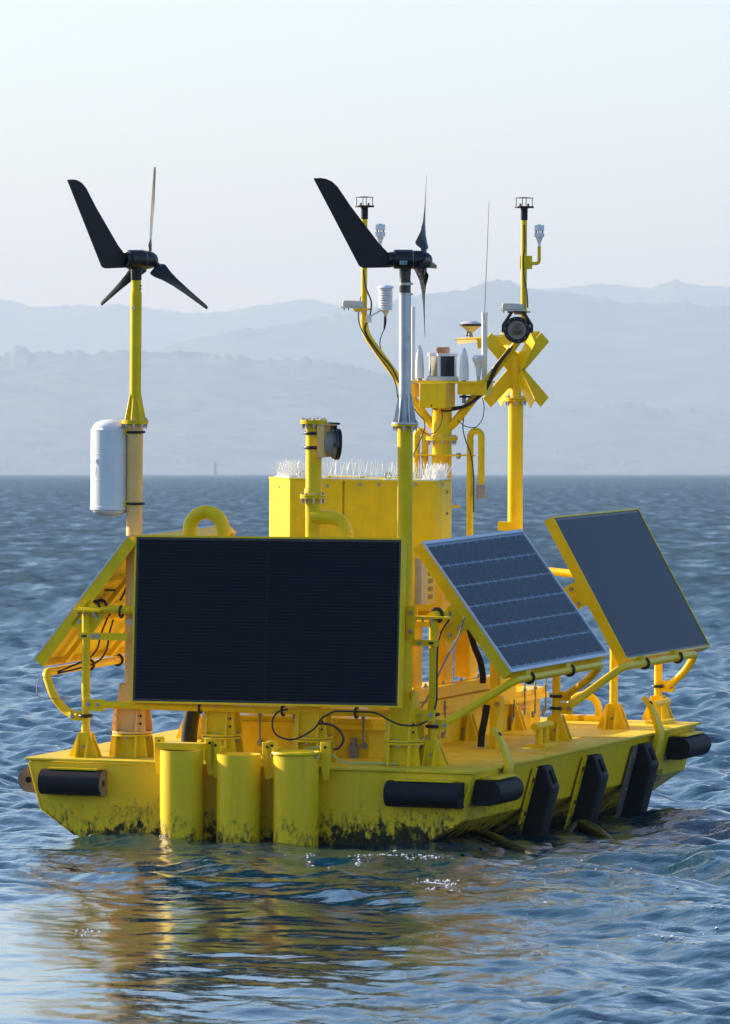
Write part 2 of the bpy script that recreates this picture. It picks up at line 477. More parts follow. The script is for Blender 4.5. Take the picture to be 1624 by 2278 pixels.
# raised hatch trunks with bolted lids
def trunk(u0, u1, v0, v1, h, nu, nv):
    c = 0.10
    def octo(a0, a1, b0, b1, c): return [(a0 + c, b0), (a1 - c, b0), (a1, b0 + c), (a1, b1 - c), (a1 - c, b1), (a0 + c, b1), (a0, b1 - c), (a0, b0 + c)]
    m2 = MB(); m2.plate([V(a, b, (h + 0.011) / 2) for a, b in octo(u0, u1, v0, v1, c)], W3 * (h - 0.011)); m2.build('hatch_trunk', 'yellow', buoy)
    m2 = MB(); m2.plate([V(a, b, h + 0.018) for a, b in octo(u0 - 0.045, u1 + 0.045, v0 - 0.045, v1 + 0.045, c)], W3 * 0.034); m2.build('hatch_rim', 'yellow', buoy)
    m2 = MB(); m2.plate([V(a, b, h + 0.053) for a, b in octo(u0 - 0.03, u1 + 0.03, v0 - 0.03, v1 + 0.03, c)], W3 * 0.034); lid = m2.build('hatch_lid', 'yellow', buoy)
    spots = [(u0 + 0.12 + (u1 - u0 - 0.24) * i / (nu - 1), v0 - 0.028, V(0, -1, 0)) for i in range(nu)]
    spots += [(u1 + 0.028, v0 + 0.12 + (v1 - v0 - 0.24) * i / (nv - 1), V(1, 0, 0)) for i in range(nv)]
    for a, b, n in spots:
        m2 = MB(); q = V(a, b, 0) + n * 0.018
        m2.tube([V(q.x, q.y, h - 0.09), V(q.x, q.y, h + 0.125)], 0.0065, 8)
        m2.lathe([(0.014, 0), (0.014, 0.014)], V(q.x, q.y, h + 0.072), n=6, smooth=False)
        m2.lathe([(0.022, 0), (0.022, 0.012)], V(q.x, q.y, h - 0.1) - n * 0.02, n, 12)
        m2.build('swing_bolt', 'grey', buoy)
trunk(-0.55, 0.62, 0.78, 1.95, 0.19, 5, 4)
trunk(-0.35, 0.55, 3.3, 4.2, 0.19, 4, 4)
# low wall of pipework between the trunks
m2 = MB(); m2.box((0.1, 2.6, 0.11), (0.9, 1.2, 0.2)); m2.build('deck_locker', 'yellow', buoy)
m2 = MB(); m2.box((0.585, 3.62, 0.135), (0.012, 0.10, 0.075)); sg = m2.build('warning_sign', 'sign_white', buoy)
m2 = MB(); m2.box((0.593, 3.62, 0.155), (0.006, 0.102, 0.036)); sg2 = m2.build('red_band', 'sign_red', sg)
text_part('DANGER', 0.024, (0.597, 3.62, 0.155), (0, 1, 0), (1, 0, 0), 'sign_white', 'sign_lettering', sg)
# vent stub and small fittings on the foredeck
q = pd(786, 1690)
m2 = MB(); m2.lathe([(0.030, 0), (0.030, 0.05), (0.036, 0.05), (0.036, 0.085), (0.022, 0.085), (0.022, 0.13)], V(q.x, q.y, 0.008), n=12); m2.build('deck_gland', 'grey', buoy)
m2 = MB(); m2.tube(spline([V(0.32, 0.18, 0.10), V(0.42, 0.2, 0.115), V(0.55, 0.22, 0.03), V(0.72, 0.25, 0.022), V(0.90, 0.24, 0.024)]), 0.006, 8); m2.build('green_hose', 'hose_green', buoy)
m2 = MB(); m2.box((-0.13, 0.28, 0.028), (0.14, 0.03, 0.05)); m2.build('name_plate', 'sign_white', buoy)
m2 = MB(); m2.box((0.15, 0.28, 0.028), (0.12, 0.03, 0.05)); m2.build('name_plate', 'sign_white', buoy)

# ------------------------------------------------------------------ skid beams and stand that carry the instrument housing
stand = thing('housing_stand', 'yellow skid beams and upright channels carrying the instrument housing', 'stand', (0.1, 2.4, 0.25))
for u in (0.58, -0.42):
    m2 = MB(); m2.box((u, 2.25, 0.365), (0.09, 1.95, 0.075)); m2.build('upper_beam', 'yellow', stand)
    m2 = MB(); m2.box((u + 0.02, 2.25, 0.275), (0.12, 2.05, 0.085)); m2.build('lower_beam', 'yellow', stand)
for v in (1.42, 1.75, 2.1, 2.45, 2.8): bolt(stand, (0.56, v, 0.4025), W3, 0.011, 0.016)
for u in (-0.40, 0.50):
    for v in (1.75, 2.35, 2.85):
        m2 = MB()
        m2.box((u, v, 0.595), (0.012, 0.16, 0.385)); m2.box((u - 0.045, v - 0.08, 0.595), (0.10, 0.012, 0.385)); m2.box((u - 0.045, v + 0.08, 0.595), (0.10, 0.012, 0.385))
        m2.build('upright', 'yellow', stand)
m2 = MB(); m2.box((0.05, 2.3, 0.805), (1.06, 1.0, 0.035)); m2.build('cross_plate', 'yellow', stand)
for u in (-0.2, 0.25): 
    m2 = MB(); m2.box((u, 1.72, 0.40), (0.10, 0.12, 0.30)); m2.build('front_leg', 'yellow', stand)

# ------------------------------------------------------------------ instrument housing
FV = 2.05
hs = thing('instrument_housing', 'large yellow instrument cabinet with slanted corners and bird spikes on its lid', 'equipment box', (0.0, 2.5, 0.84))
TOP, BOT = 1.705, 0.875
fl, fr = pv(645, 1070, FV).x, pv(968, 1068, FV).x
cl = 0.20
bl = fl - 0.21; br = fr + 0.012
outline = [(fl, FV), (fr, FV), (br, FV + 0.11), (br - 0.012, FV + 0.31), (fr - 0.20, FV + 0.52), (fl + 0.10, FV + 0.52), (bl + 0.05, FV + 0.42), (bl, FV + 0.18)]
def side_panel(a, b, t=0.02, name='side_panel', z0=BOT, z1=TOP):
    a = V(a[0], a[1], 0); b = V(b[0], b[1], 0); d = (b - a).normalized(); n = V(d.y, -d.x, 0)
    m2 = MB(); c = [a - n * t / 2, b - n * t / 2]
    m2.plate([c[0] + W3 * z0, c[1] + W3 * z0, c[1] + W3 * z1, c[0] + W3 * z1], n * t)
    return m2.build(name, 'yellow', hs), n
seam = pv(764, 1100, FV).x
side_panel((fl, FV), (seam - 0.008, FV)); side_panel((seam + 0.008, FV), (fr, FV))
for i in range(1, 8): side_panel(outline[i], outline[(i + 1) % 8])
m2 = MB(); m2.plate([V(a * 0.965, 2.3 + (b - 2.3) * 0.93, (BOT + TOP) / 2) for a, b in outline], W3 * (TOP - BOT - 0.02)); m2.build('inner_frame', 'yellow', hs)
m2 = MB(); m2.plate([V(a * 1.006, 2.3 + (b - 2.3) * 1.012, TOP + 0.006) for a, b in outline], W3 * 0.012); m2.build('top_plate', 'yellow_deck', hs)
m2 = MB(); m2.plate([V(a, b, BOT - 0.0465) for a, b in [(fl, FV + .06), (fr - .02, FV + .06), (fr - .02, 2.5), (fl, 2.5)]], W3 * 0.085); m2.build('base_plate', 'yellow', hs)
for x, y in [(728, 1081), (800, 1078), (842, 1078), (924, 1078), (984, 1078)]:
    q = pv(x, y, FV - 0.002); bolt(hs, q, (0, -1, 0), 0.010, 0.006)
bolt(hs, V((bl + fl) / 2, FV + cl / 2 - 0.004, TOP - 0.05), (-0.8, -0.6, 0), 0.008, 0.006)
for z in (1.64, 1.50, 1.33, 1.10, 0.95): bolt(hs, V(br - 0.005, FV + 0.22, z), (1, 0.06, 0), 0.010, 0.006)
for x in (675, 863):
    q = pv(x, 1062, FV + 0.15)
    m2 = MB(); m2.ring((q.x, q.y, TOP + 0.035), (0.3, -1, 0), 0.019, 0.006, 20, 8); m2.lathe([(0.018, 0), (0.018, 0.012)], (q.x, q.y, TOP + 0.011), n=12)
    m2.build('eye_bolt', 'steel', hs)
m2 = MB(); q0, q1 = pv(727, 1062, FV + 0.12), pv(792, 1060, FV + 0.12)
m2.box(((q0.x + q1.x) / 2, FV + 0.2, TOP + 0.018), (q1.x - q0.x, 0.16, 0.012)); m2.build('lid_strap', 'yellow', hs)
def spike_strip(p0, p1, n, lean=0.0):
    m2 = MB(); p0 = V(p0); p1 = V(p1); d = (p1 - p0); L = d.length; d.normalize(); sd = d.cross(W3)
    m2.box((p0 + p1) / 2 + W3 * 0.003, (0.03, 0.03, 0.006))
    m2.plate([p0 - sd * 0.02, p1 - sd * 0.02, p1 + sd * 0.02, p0 + sd * 0.02], W3 * 0.006)
    for i in range(n):
        c = p0 + d * (L * (i + 0.5) / n)
        for k in (-1, 0.5, 2):
            tilt = (k - 0.5) * 0.30 + random.uniform(-.07, .07)
            dr = (W3 + sd * tilt + d * (lean + random.uniform(-.10, .10))).normalized()
            m2.tube([c, c + dr * (0.105 + random.uniform(-.014, .014))], [0.0019, 0.0012], 5)
    return m2.build('bird_spikes', 'spike', hs)
zt = TOP + 0.016
spike_strip((fl + 0.03, FV + 0.06, zt), (-0.25, FV + 0.06, zt), 9, -0.15)
spike_strip((-0.22, FV + 0.05, zt), (0.12, FV + 0.05, zt), 8)
spike_strip((0.15, FV + 0.05, zt), (fr - 0.03, FV + 0.05, zt), 9)
spike_strip((bl + 0.05, FV + 0.19, zt), (fl - 0.02, FV + 0.08, zt), 9, -0.25)
spike_strip((bl + 0.06, FV + 0.25, zt), (bl + 0.09, FV + 0.40, zt), 9, 0.1)
spike_strip((fl - 0.05, FV + 0.15, zt), (fl + 0.10, FV + 0.13, zt), 9, -0.2)
spike_strip((fr - 0.03, FV + 0.08, zt), (br - 0.03, FV + 0.28, zt), 14, 0.28)
spike_strip((fr - 0.13, FV + 0.12, zt), (fr - 0.08, FV + 0.30, zt), 14, 0.35)
spike_strip((-0.40, FV + 0.46, zt), (0.0, FV + 0.46, zt), 10)
spike_strip((0.03, FV + 0.46, zt), (0.28, FV + 0.46, zt), 8)

# ------------------------------------------------------------------ charge controller beside mast
cc = pv(945, 1292, 1.85)
ctl = thing('charge_controller', 'beige ribbed electrical box below the instrument housing beside the silver-topped mast', 'electrical box', (cc.x, 1.85, cc.z - 0.15))
m2 = MB(); m2.box((cc.x - 0.012, 1.85, cc.z), (0.055, 0.16, 0.30)); m2.build('case', 'beige', ctl)
m2 = MB(); m2.box((cc.x + 0.028, 1.84, cc.z + 0.005), (0.03, 0.18, 0.31)); m2.build('heat_sink', 'cream', ctl)
for i in range(5):
    m2 = MB(); m2.box((cc.x + 0.0445, 1.83, cc.z - 0.10 + i * 0.05), (0.004, 0.09, 0.03)); m2.build('slot', 'grey', ctl)
m2 = MB(); m2.box((cc.x - 0.06, 1.83, cc.z), (0.035, 0.02, 0.44)); br_ = m2.build('mounting_strip', 'yellow', ctl)
for z in (-.2, .2): bolt(ctl, (cc.x - 0.06, 1.82, cc.z + z), (0, -1, 0), 0.009, 0.007)

# ------------------------------------------------------------------ masts along the front
MV = 0.35
def mast_base(parent, u, lower, upper, r=0.05, gask='black'):
    m2 = MB(); m2.lathe([(r, 0.008), (r, 0.142)], (u, MV, 0), n=24); m2.build('stub', lower, parent)
    t = 0.010
    for dx, dy in ((0, -1), (1, 0), (0, 1), (-1, 0)):
        n = V(dx, dy, 0); a = V(-dy, dx, 0)
        c = V(u, MV, 0.0115) + n * (r + t / 2 + 0.012)
        m2 = MB(); m2.plate([c - a * 0.130, c + a * 0.130, c + a * 0.112 + W3 * 0.13, c - a * 0.112 + W3 * 0.13], n * t); m2.build('stub_gusset', lower, parent)
        c = V(u, MV, 0.173) + n * (r + t / 2 + 0.012)
        m2 = MB(); m2.plate([c - a * 0.115, c + a * 0.115, c + a * 0.098 + W3 * 0.12, c + a * 0.045 + W3 * 0.30, c - a * 0.045 + W3 * 0.30, c - a * 0.098 + W3 * 0.12], n * t); m2.build('mast_gusset', upper, parent)
        if (dx, dy) in ((0, -1), (1, 0)):
            for k in (-0.085, 0.085):
                for z in (0.05, 0.10): bolt(parent, c + n * t / 2 + a * k + W3 * z, n, 0.006, 0.004, 'galv' if k < 0 else 'hole')
    m2 = MB(); m2.lathe([(0.126, 0.142), (0.126, 0.155)], (u, MV, 0), n=32); m2.build('lower_flange', lower, parent)
    m2 = MB(); m2.lathe([(0.120, 0.155), (0.120, 0.160)], (u, MV, 0), n=32); m2.build('gasket', gask, parent)
    m2 = MB(); m2.lathe([(0.126, 0.160), (0.126, 0.173)], (u, MV, 0), n=32); m2.build('upper_flange', upper, parent)
    for k in range(10):
        a = 2 * math.pi * (k + 0.5) / 10
        q = V(u + 0.108 * math.cos(a), MV + 0.108 * math.sin(a), 0)
        bolt(parent, q + W3 * 0.173, W3, 0.010, 0.008, 'steel'); bolt(parent, q + W3 * 0.142, -W3, 0.010, 0.014, 'steel')

def top_flange(parent, c, z, R, material, nb=8, second=True, mat2=None, br=0.0085):
    m2 = MB(); m2.lathe([(R, z - 0.012), (R, z - 0.001)], c, n=28); m2.build('flange', material, parent)
    if second:
        m2 = MB(); m2.lathe([(R, z + 0.001), (R, z + 0.012)], c, n=28); m2.build('flange', mat2 or material, parent)
    for k in range(nb):
        a = 2 * math.pi * (k + 0.3) / nb
        q = V(c) + V(math.cos(a), math.sin(a), 0) * R * 0.84; q.z = 0
        bolt(parent, q + W3 * (z - 0.012), -W3, br, 0.022, 'steel'); bolt(parent, q + W3 * (z + 0.012 if second else z), W3, br, 0.008, 'steel')

# left mast (faded orange lower section)
u1 = pv(294, 1631, MV).x
f1 = pv(301, 938, MV)
m1 = thing('turbine_mast', 'tall faded orange mast with a yellow upper section at the left front', 'mast', (u1, MV, 0))
mast_base(m1, u1, 'yellow', 'faded')
m2 = MB(); m2.tube([V(u1, MV, 0.165), V(f1.x, MV, f1.z - 0.012)], 0.0505, 26); m2.build('lower_pole', 'faded', m1)
top_flange(m1, (f1.x, MV, 0), f1.z, 0.084, 'yellow', 8, mat2='yellow')
for k in range(4):
    a = V(math.cos(k * math.pi / 2 + 0.8), math.sin(k * math.pi / 2 + 0.8), 0); n = V(-a.y, a.x, 0)
    c = V(f1.x, MV, f1.z + 0.012)
    m2 = MB(); m2.plate([c + a * 0.03, c + a * 0.074, c + a * 0.066 + W3 * 0.03, c + a * 0.038 + W3 * 0.165, c + a * 0.03 + W3 * 0.165], n * 0.008); m2.build('gusset', 'yellow', m1)
m2 = MB(); m2.lathe([(0.066, 0.012), (0.040, 0.15)], (f1.x, MV, f1.z), n=4, smooth=False); m2.build('taper_collar', 'yellow', m1)
t1 = pv(303, 625, MV)
m2 = MB(); m2.tube([V(f1.x, MV, f1.z + 0.012), V(t1.x, MV, t1.z - 0.07)], 0.036, 22); m2.build('upper_pole', 'yellow', m1)
m2 = MB(); m2.tube([V(t1.x, MV, t1.z - 0.07), V(t1.x, MV, t1.z + 0.02)], 0.031, 22); m2.build('pole_tip', 'yellow', m1)
for z in (-.05, -.03): bolt(m1, V(t1.x + 0.030, MV - 0.006, t1.z + z), (1, -.2, 0), 0.006, 0.008)
q = pv(302, 685, MV); m2 = MB(); m2.box(q + V(-0.004, -0.0365, 0), (0.018, 0.002, 0.02)); m2.build('sticker_scrap', 'white', m1)
q = pv(285, 1383, MV); m2 = MB(); m2.lathe([(0.0515, -0.018), (0.0515, 0.018)], V(u1 + 0.002, MV, q.z), n=26); m2.build('tape_band', 'sign_white', m1)

# second mast: gooseneck vent
u2 = pv(493, 1637, MV).x
g2 = thing('gooseneck_vent', 'yellow gooseneck pipe curving over behind the top of the big front panel', 'vent pipe', (u2, MV, 0))
mast_base(g2, u2, 'yellow', 'yellow')
zt2 = pv(496, 1180, MV).z; ul = pv(422, 1180, MV).x; ux = pv(496.5, 1180, MV).x
R2 = (ux - ul) / 2; cx2 = (ux + ul) / 2
arc = [V(cx2 + R2 * math.cos(a), MV, zt2 + R2 * math.sin(a)) for a in np.linspace(0, math.pi, 17)]
m2 = MB(); m2.tube([V(u2, MV, 0.165), V(ux, MV, zt2 - 0.02)] + arc + [V(ul, MV, zt2 - 0.10)], 0.044, 22); m2.build('bent_pipe', 'yellow', g2)
m2 = MB(); m2.ring((cx2, MV, zt2 + R2), (1, 0, 0), 0.0442, 0.0025, 22, 6); m2.build('weld_seam', 'yellow', g2)

# third mast: vent stack with side elbow
u3 = pv(697, 1642, MV).x
s3 = thing('vent_stack', 'yellow pipe mast with blind flange on top and an elbow branch, centre front', 'vent pipe', (u3, MV, 0))
mast_base(s3, u3, 'yellow', 'yellow')
c3 = pv(697, 1000, MV).x; z3a = pv(697, 1104, MV).z; z3b = pv(700, 938, MV).z
m2 = MB(); m2.tube([V(u3, MV, 0.165), V(c3, MV, z3a - 0.012)], 0.049, 26); m2.build('lower_pipe', 'yellow', s3)
m2 = MB(); m2.tube([V(c3, MV, z3a + 0.012), V(c3, MV, z3a + 0.04), V(c3 + 0.003, MV, z3a + 0.06), V(c3 + 0.003, MV, z3b - 0.012)], [0.056, 0.054, 0.05, 0.05], 26); m2.build('upper_pipe', 'yellow', s3)
top_flange(s3, (c3, MV, 0), z3a, 0.082, 'yellow', 9); top_flange(s3, (c3 + 0.003, MV, 0), z3b, 0.084, 'yellow', 9)
e1 = pv(705, 1150, MV); e2 = pv(772, 1190, MV)
zc = pv(700, 1150, MV).z
m2 = MB(); m2.tube(fillet([V(c3, MV - .02, zc), V(e2.x, MV - 0.02, zc), V(e2.x, MV - 0.02, zc - 0.30)], 0.12, 10), 0.044, 22); m2.build('elbow', 'yellow', s3)
m2 = MB(); m2.ring((e2.x, MV - .02, zc - 0.10), (0, 0, 1), 0.0445, 0.003, 22, 6); m2.build('weld_seam', 'yellow', s3)

# fourth mast: galvanised top
u4 = pv(900, 1644, MV).x
f4 = pv(901, 943, MV)
m4 = thing('turbine_mast', 'yellow mast with a silver upper tube right of the big front panel', 'mast', (u4, MV, 0))
mast_base(m4, u4, 'yellow', 'yellow')
m2 = MB(); m2.tube([V(u4, MV, 0.165), V(f4.x, MV, f4.z - 0.012)], 0.0475, 26); m2.build('lower_pole', 'yellow', m4)
top_flange(m4, (f4.x, MV, 0), f4.z, 0.084, 'yellow', 8, mat2='galv')
t4 = pv(901, 652, MV)
m2 = MB(); m2.tube([V(f4.x, MV, f4.z + 0.012), V(t4.x, MV, t4.z)], 0.0375, 24); m2.build('upper_tube', 'galv', m4)
for k in range(6):
    a = V(math.cos(k * math.pi / 3 + 0.25), math.sin(k * math.pi / 3 + 0.25), 0); n = V(-a.y, a.x, 0)
    c = V(f4.x, MV, f4.z + 0.012)
    m2 = MB(); m2.plate([c + a * 0.03, c + a * 0.072, c + a * 0.068 + W3 * 0.02, c + a * 0.041 + W3 * 0.175, c + a * 0.03 + W3 * 0.175], n * 0.007); m2.build('gusset', 'galv', m4)

# ------------------------------------------------------------------ wind turbines (own frame: +x is the rotor side, origin on the nacelle axis above the pole)
K = 0.000679
def turbine(label, pole_top, yaw_world, phase, sticker, sleeve=True):
    tb = thing('wind_turbine', label, 'wind turbine', pole_top, 'wind turbines on the masts', own=True)
    # world-upright heading expressed over the buoy frame
    tb.matrix_world = B_MAT @ Matrix.Translation(V(pole_top)) @ Matrix.Rotation(yaw_world + rad(19.8), 4, 'Z')
    zc = 0.231
    def P(x, y): return V((x - 975) * K, 0, zc + (915 - y) * K)
    m2 = MB(); m2.lathe(([(0.036, -0.01), (0.036, 0.095)] if sleeve else []) + [(0.034, 0.10), (0.0375, 0.175), (0.040, 0.20)], (0, 0, 0), n=24); m2.build('neck', 'black', tb)
    for z in ((0.014, 0.078) if sleeve else ()):
        m2 = MB(); m2.lathe([(0.0372, -0.008), (0.0378, -0.008), (0.0378, 0.008), (0.0372, 0.008)], (0, 0, z), n=24); cb = m2.build('hose_clamp', 'steel', tb)
        m2 = MB(); m2.box((0.04, -0.01, z), (0.018, 0.012, 0.012)); m2.build('clamp_screw', 'steel', cb)
    r = 0.0605
    m2 = MB(); m2.lathe([(0.045, -0.076), (r - 0.004, -0.072), (r, -0.062), (r, 0.046)], (0, 0, zc), (1, 0, 0), 32); nac = m2.build('nacelle', 'black', tb)
    m2 = MB(); m2.lathe([(r + 0.0005, 0.0), (r + 0.0012, 0.004)], (0.044, 0, zc), (1, 0, 0), 32); m2.build('seam_ring', 'grey', nac)
    # fin
    poly = [(865, 862), (820, 858), (740, 778), (560, 545), (470, 428), (400, 325), (350, 252), (300, 205), (240, 178), (190, 171), (125, 175), (535, 950), (548, 975), (570, 990), (600, 997), (820, 992), (865, 985)]
    m2 = MB(); n = len(poly); t = 0.0075
    m2.plate([P(*q) for q in poly], V(0, 2 * t, 0)); m2.build('tail_fin', 'fin_black', tb, bevel=0.003)
    m2 = MB(); m2.lathe([(0.044, -0.02), (0.047, 0.01)], (-0.085, 0, zc), (1, 0, 0), 24); m2.build('tail_socket', 'black', tb)
    # hub
    m2 = MB(); m2.lathe([(r - 0.002, 0.05), (r - 0.001, 0.075), (r - 0.003, 0.10), (r - 0.008, 0.125), (r - 0.020, 0.15), (0.025, 0.165), (0.008, 0.171), (0.0, 0.172)], (0, 0, zc - 0.004), (1, 0, 0), 32); hub = m2.build('hub', 'black', tb)
    # blades
    for b in range(3):
        a = phase + b * 2 * math.pi / 3
        rd = V(0, math.sin(a), math.cos(a)); tn = V(0, math.cos(a), -math.sin(a)); ax = V(1, 0, 0)
        secs = [(0.055, 0.030, 52, .45), (0.075, 0.045, 52, .35), (0.088, 0.098, 52, .16), (0.10, 0.115, 50, .13), (0.13, 0.104, 42, .12), (0.18, 0.076, 30, .11), (0.26, 0.055, 19, .10), (0.36, 0.042, 11, .10), (0.47, 0.033, 7, .10), (0.565, 0.026, 4, .10), (0.588, 0.018, 4, .10)]
        m2 = MB(); nsec = 10; vs = []
        for rr, ch, tw, th in secs:
            cd = tn * math.cos(rad(tw)) + ax * math.sin(rad(tw)); nd = -tn * math.sin(rad(tw)) + ax * math.cos(rad(tw))
            c = V(0.114 + 0.07 * max(0.0, rr - 0.055), 0, zc - 0.004) + rd * rr - cd * ch * (0.12 if rr > 0.08 else 0)
            for k in range(nsec):
                t_ = 2 * math.pi * k / nsec
                vs.append(c + cd * (math.cos(t_) * ch / 2) + nd * (math.sin(t_) * ch / 2 * th * (1.0 + 0.5 * math.cos(t_))))
        fs = [(i * nsec + k, i * nsec + (k + 1) % nsec, (i + 1) * nsec + (k + 1) % nsec, (i + 1) * nsec + k) for i in range(len(secs) - 1) for k in range(nsec)]
        fs += [tuple(range(nsec))[::-1], tuple((len(secs) - 1) * nsec + k for k in range(nsec))]
        m2.add(vs, fs, True); bl_ = m2.build('blade', 'black', tb)
        m2 = MB(); c = V(0.13, 0, zc - 0.004) + rd * 0.055 + tn * 0.012
        m2.tube([c, c + rd * 0.045], 0.008, 8); m2.build('blade_clamp', 'grey', hub)
    if sticker:
        m2 = MB(); 
        vs = []; 
        for s in (0, 1):
            for k in range(5):
                a = rad(-8 - 24 * k / 4)
                vs.append(V(-0.038 + 0.046 * s, -(r + 0.0008) * math.cos(a), zc + (r + 0.0008) * math.sin(a)))
        m2.add(vs, [(k, k + 1, 6 + k, 5 + k) for k in range(4)]); st = m2.build('sticker', 'sticker', nac)
        n_ = V(0, -math.cos(rad(20)), -math.sin(rad(20)))
        text_part('F260', 0.016, V(-0.015, 0, zc) + n_ * (r + 0.0014), (1, 0, 0), n_, 'ink', 'sticker_lettering', nac, 0.0003)
    return tb
turbine('black wind turbine on the faded orange mast, blades spread wide, tail fin to its left', V(t1.x, MV, t1.z - 0.095), rad(43), 0.0, False, False)
turbine('black wind turbine on the silver tube, rotor edge-on and pale blue sticker on its nacelle', V(t4.x, MV, t4.z - 0.02), rad(4), rad(27), True)

# ------------------------------------------------------------------ white radar reflector
rc = pv(247, 1040, MV + 0.02)
rr_ = thing('radar_reflector', 'white domed cylinder clamped to the left mast below its flange', 'radar reflector', (rc.x, MV, pv(247, 1148, MV).z))
zT, zS, zB, zE = (pv(247, y, MV).z for y in (933, 955, 1133, 1149))
R = 0.122
m2 = MB(); m2.lathe([(R, zB), (R + .003, zB), (R + .003, zB + .02), (R, zB + .022), (R * .995, zS - .004), (R + .002, zS - .002), (R, zS)], (rc.x, MV, 0), n=40); m2.build('body', 'white', rr_)
m2 = MB(); m2.lathe([(R - .001, zS)] + [(R * math.cos(a), zS + (zT - zS) * math.sin(a)) for a in np.linspace(0.1, math.pi / 2, 9)], (rc.x, MV, 0), n=8, smooth=False); m2.build('top_dome', 'white', rr_)
m2 = MB(); m2.lathe([(R * math.cos(a), zB + (zE - zB) * math.sin(a)) for a in np.linspace(math.pi / 2, 0.05, 9)][::1], (rc.x, MV, 0), n=8, smooth=False); m2.build('bottom_dome', 'white', rr_)
for y in (1009, 1067, 1126):
    m2 = MB(); m2.ring((rc.x, MV, pv(247, y, MV).z), (0, 0, 1), R - 0.0015, 0.003, 40, 6); m2.build('seam_ring', 'white', rr_)
nd = V(-0.60, -0.80, 0).normalized()
text_part('OM', 0.045, V(rc.x, MV, pv(247, 1026, MV).z) + nd * (R - 0.001), V(-nd.y, nd.x, 0), nd, 'white', 'raised_lettering', rr_, 0.0016)
for k, y in enumerate((1040, 1045, 1050, 1055)):
    m2 = MB(); m2.box(V(rc.x, MV, pv(247, y, MV).z) + nd * (R - 0.002), (0.05, 0.006, 0.004), Matrix.Rotation(math.atan2(nd.x, -nd.y), 3, 'Z')); m2.build('raised_line', 'white', rr_)
for y in (961, 1120):
    z = pv(300, y, MV).z
    m2 = MB(); m2.box((rc.x + R + 0.012, MV - 0.02, z), (0.06, 0.05, 0.034)); m2.build('bracket', 'yellow', rr_)
    m2 = MB(); m2.ring((f1.x, MV, z), (0, 0, 1), 0.0565, 0.0085, 30, 8); m2.build('u_bolt', 'cable', rr_)
    bolt(rr_, V(rc.x + R + 0.03, MV - 0.045, z), (0, -1, 0), 0.009, 0.008)

# ------------------------------------------------------------------ lamps / cameras with round black rims
def round_lamp(name, label, c, axis, R, bracket_dir, side=True):
    c = V(c); ax = V(axis).normalized()
    t = thing(name, label, 'searchlight', c)
    m2 = MB(); m2.lathe([(R * .45, -R * 1.15), (R * .78, -R * .95), (R * .82, -R * .35), (R * .93, -R * .30), (R * .95, -R * .10)], c, ax, 32); m2.build('housing', 'beige', t)
    m2 = MB(); m2.lathe([(R * .99, -R * .16), (R, -R * .12), (R, R * .10), (R * .95, R * .14), (R * .72, R * .14), (R * .70, R * .04), (R * .70, -R * .1)], c, ax, 36); rim = m2.build('rim', 'fin_black', t)
    m2 = MB(); m2.lathe([(R * .71, R * .02), (R * .62, R * .055), (R * .60, R * .06), (R * .56, R * .02)], c, ax, 32); m2.build('inner_ring', 'beige', t)
    m2 = MB(); m2.lathe([(R * .58, -R * .02), (R * .40, R * .02), (R * .2, R * .045), (0, R * .05)], c, ax, 32); m2.build('lens', 'lens', t)
    up = (W3 - ax * W3.dot(ax)).normalized(); sd = ax.cross(up)
    for k in range(10):
        a = 2 * math.pi * k / 10 + 0.2
        bolt(rim, c + (up * math.cos(a) + sd * math.sin(a)) * R * .85 + ax * R * .138, ax, 0.0022, 0.002, 'steel')
    bd = V(bracket_dir).normalized()
    sd2 = ax.cross(bd)
    for s in (-1, 1):
        m2 = MB()
        pts = [c + sd2 * s * R * 1.08 - ax * R * .25 - bd * R * .15, c + sd2 * s * R * 1.08 - ax * R * .25 + bd * R * .35, c + sd2 * s * R * .45 - ax * R * .25 + bd * R * 1.32]
        m2.tube(pts, R * .13, 8); m2.build('fork_arm', 'black', t)
        m2 = MB(); m2.lathe([(R * .2, 0), (R * .2, R * .16)], c + sd2 * s * R * 1.0 - ax * R * .25, sd2 * s, 10); m2.build('pivot', 'black', t)
    m2 = MB(); q = c + bd * R * 1.34 - ax * R * .25
    rot = Matrix((sd2, ax, bd)).transposed()
    m2.box(q, (R * 1.3, R * .6, R * .12), rot); m2.build('fork_plate', 'black', t)
    return t
# lamp on the vent stack, facing right
lc = pv(740, 989, MV - 0.01)
lamp1 = round_lamp('searchlight', 'round cream searchlight seen from the side, clamped near the top of the vent stack', V(lc.x + 0.010, MV + 0.05, lc.z), (0.86, 0.50, -0.05), 0.098, (0, 0, 1))
m2 = MB(); m2.box((c3 + 0.072, MV - 0.01, lc.z + 0.02), (0.045, 0.12, 0.20)); m2.build('mounting_block', 'faded', lamp1)
m2 = MB(); m2.box((c3 + 0.10, MV - 0.01, lc.z + 0.125), (0.12, 0.10, 0.006)); m2.build('shade_plate', 'faded', lamp1)
for y in (963, 995):
    z = pv(700, y, MV).z
    m2 = MB(); m2.ring((c3 + 0.004, MV, z), (0, 0, 1), 0.058, 0.010, 30, 8); m2.build('u_bolt', 'cable', lamp1)

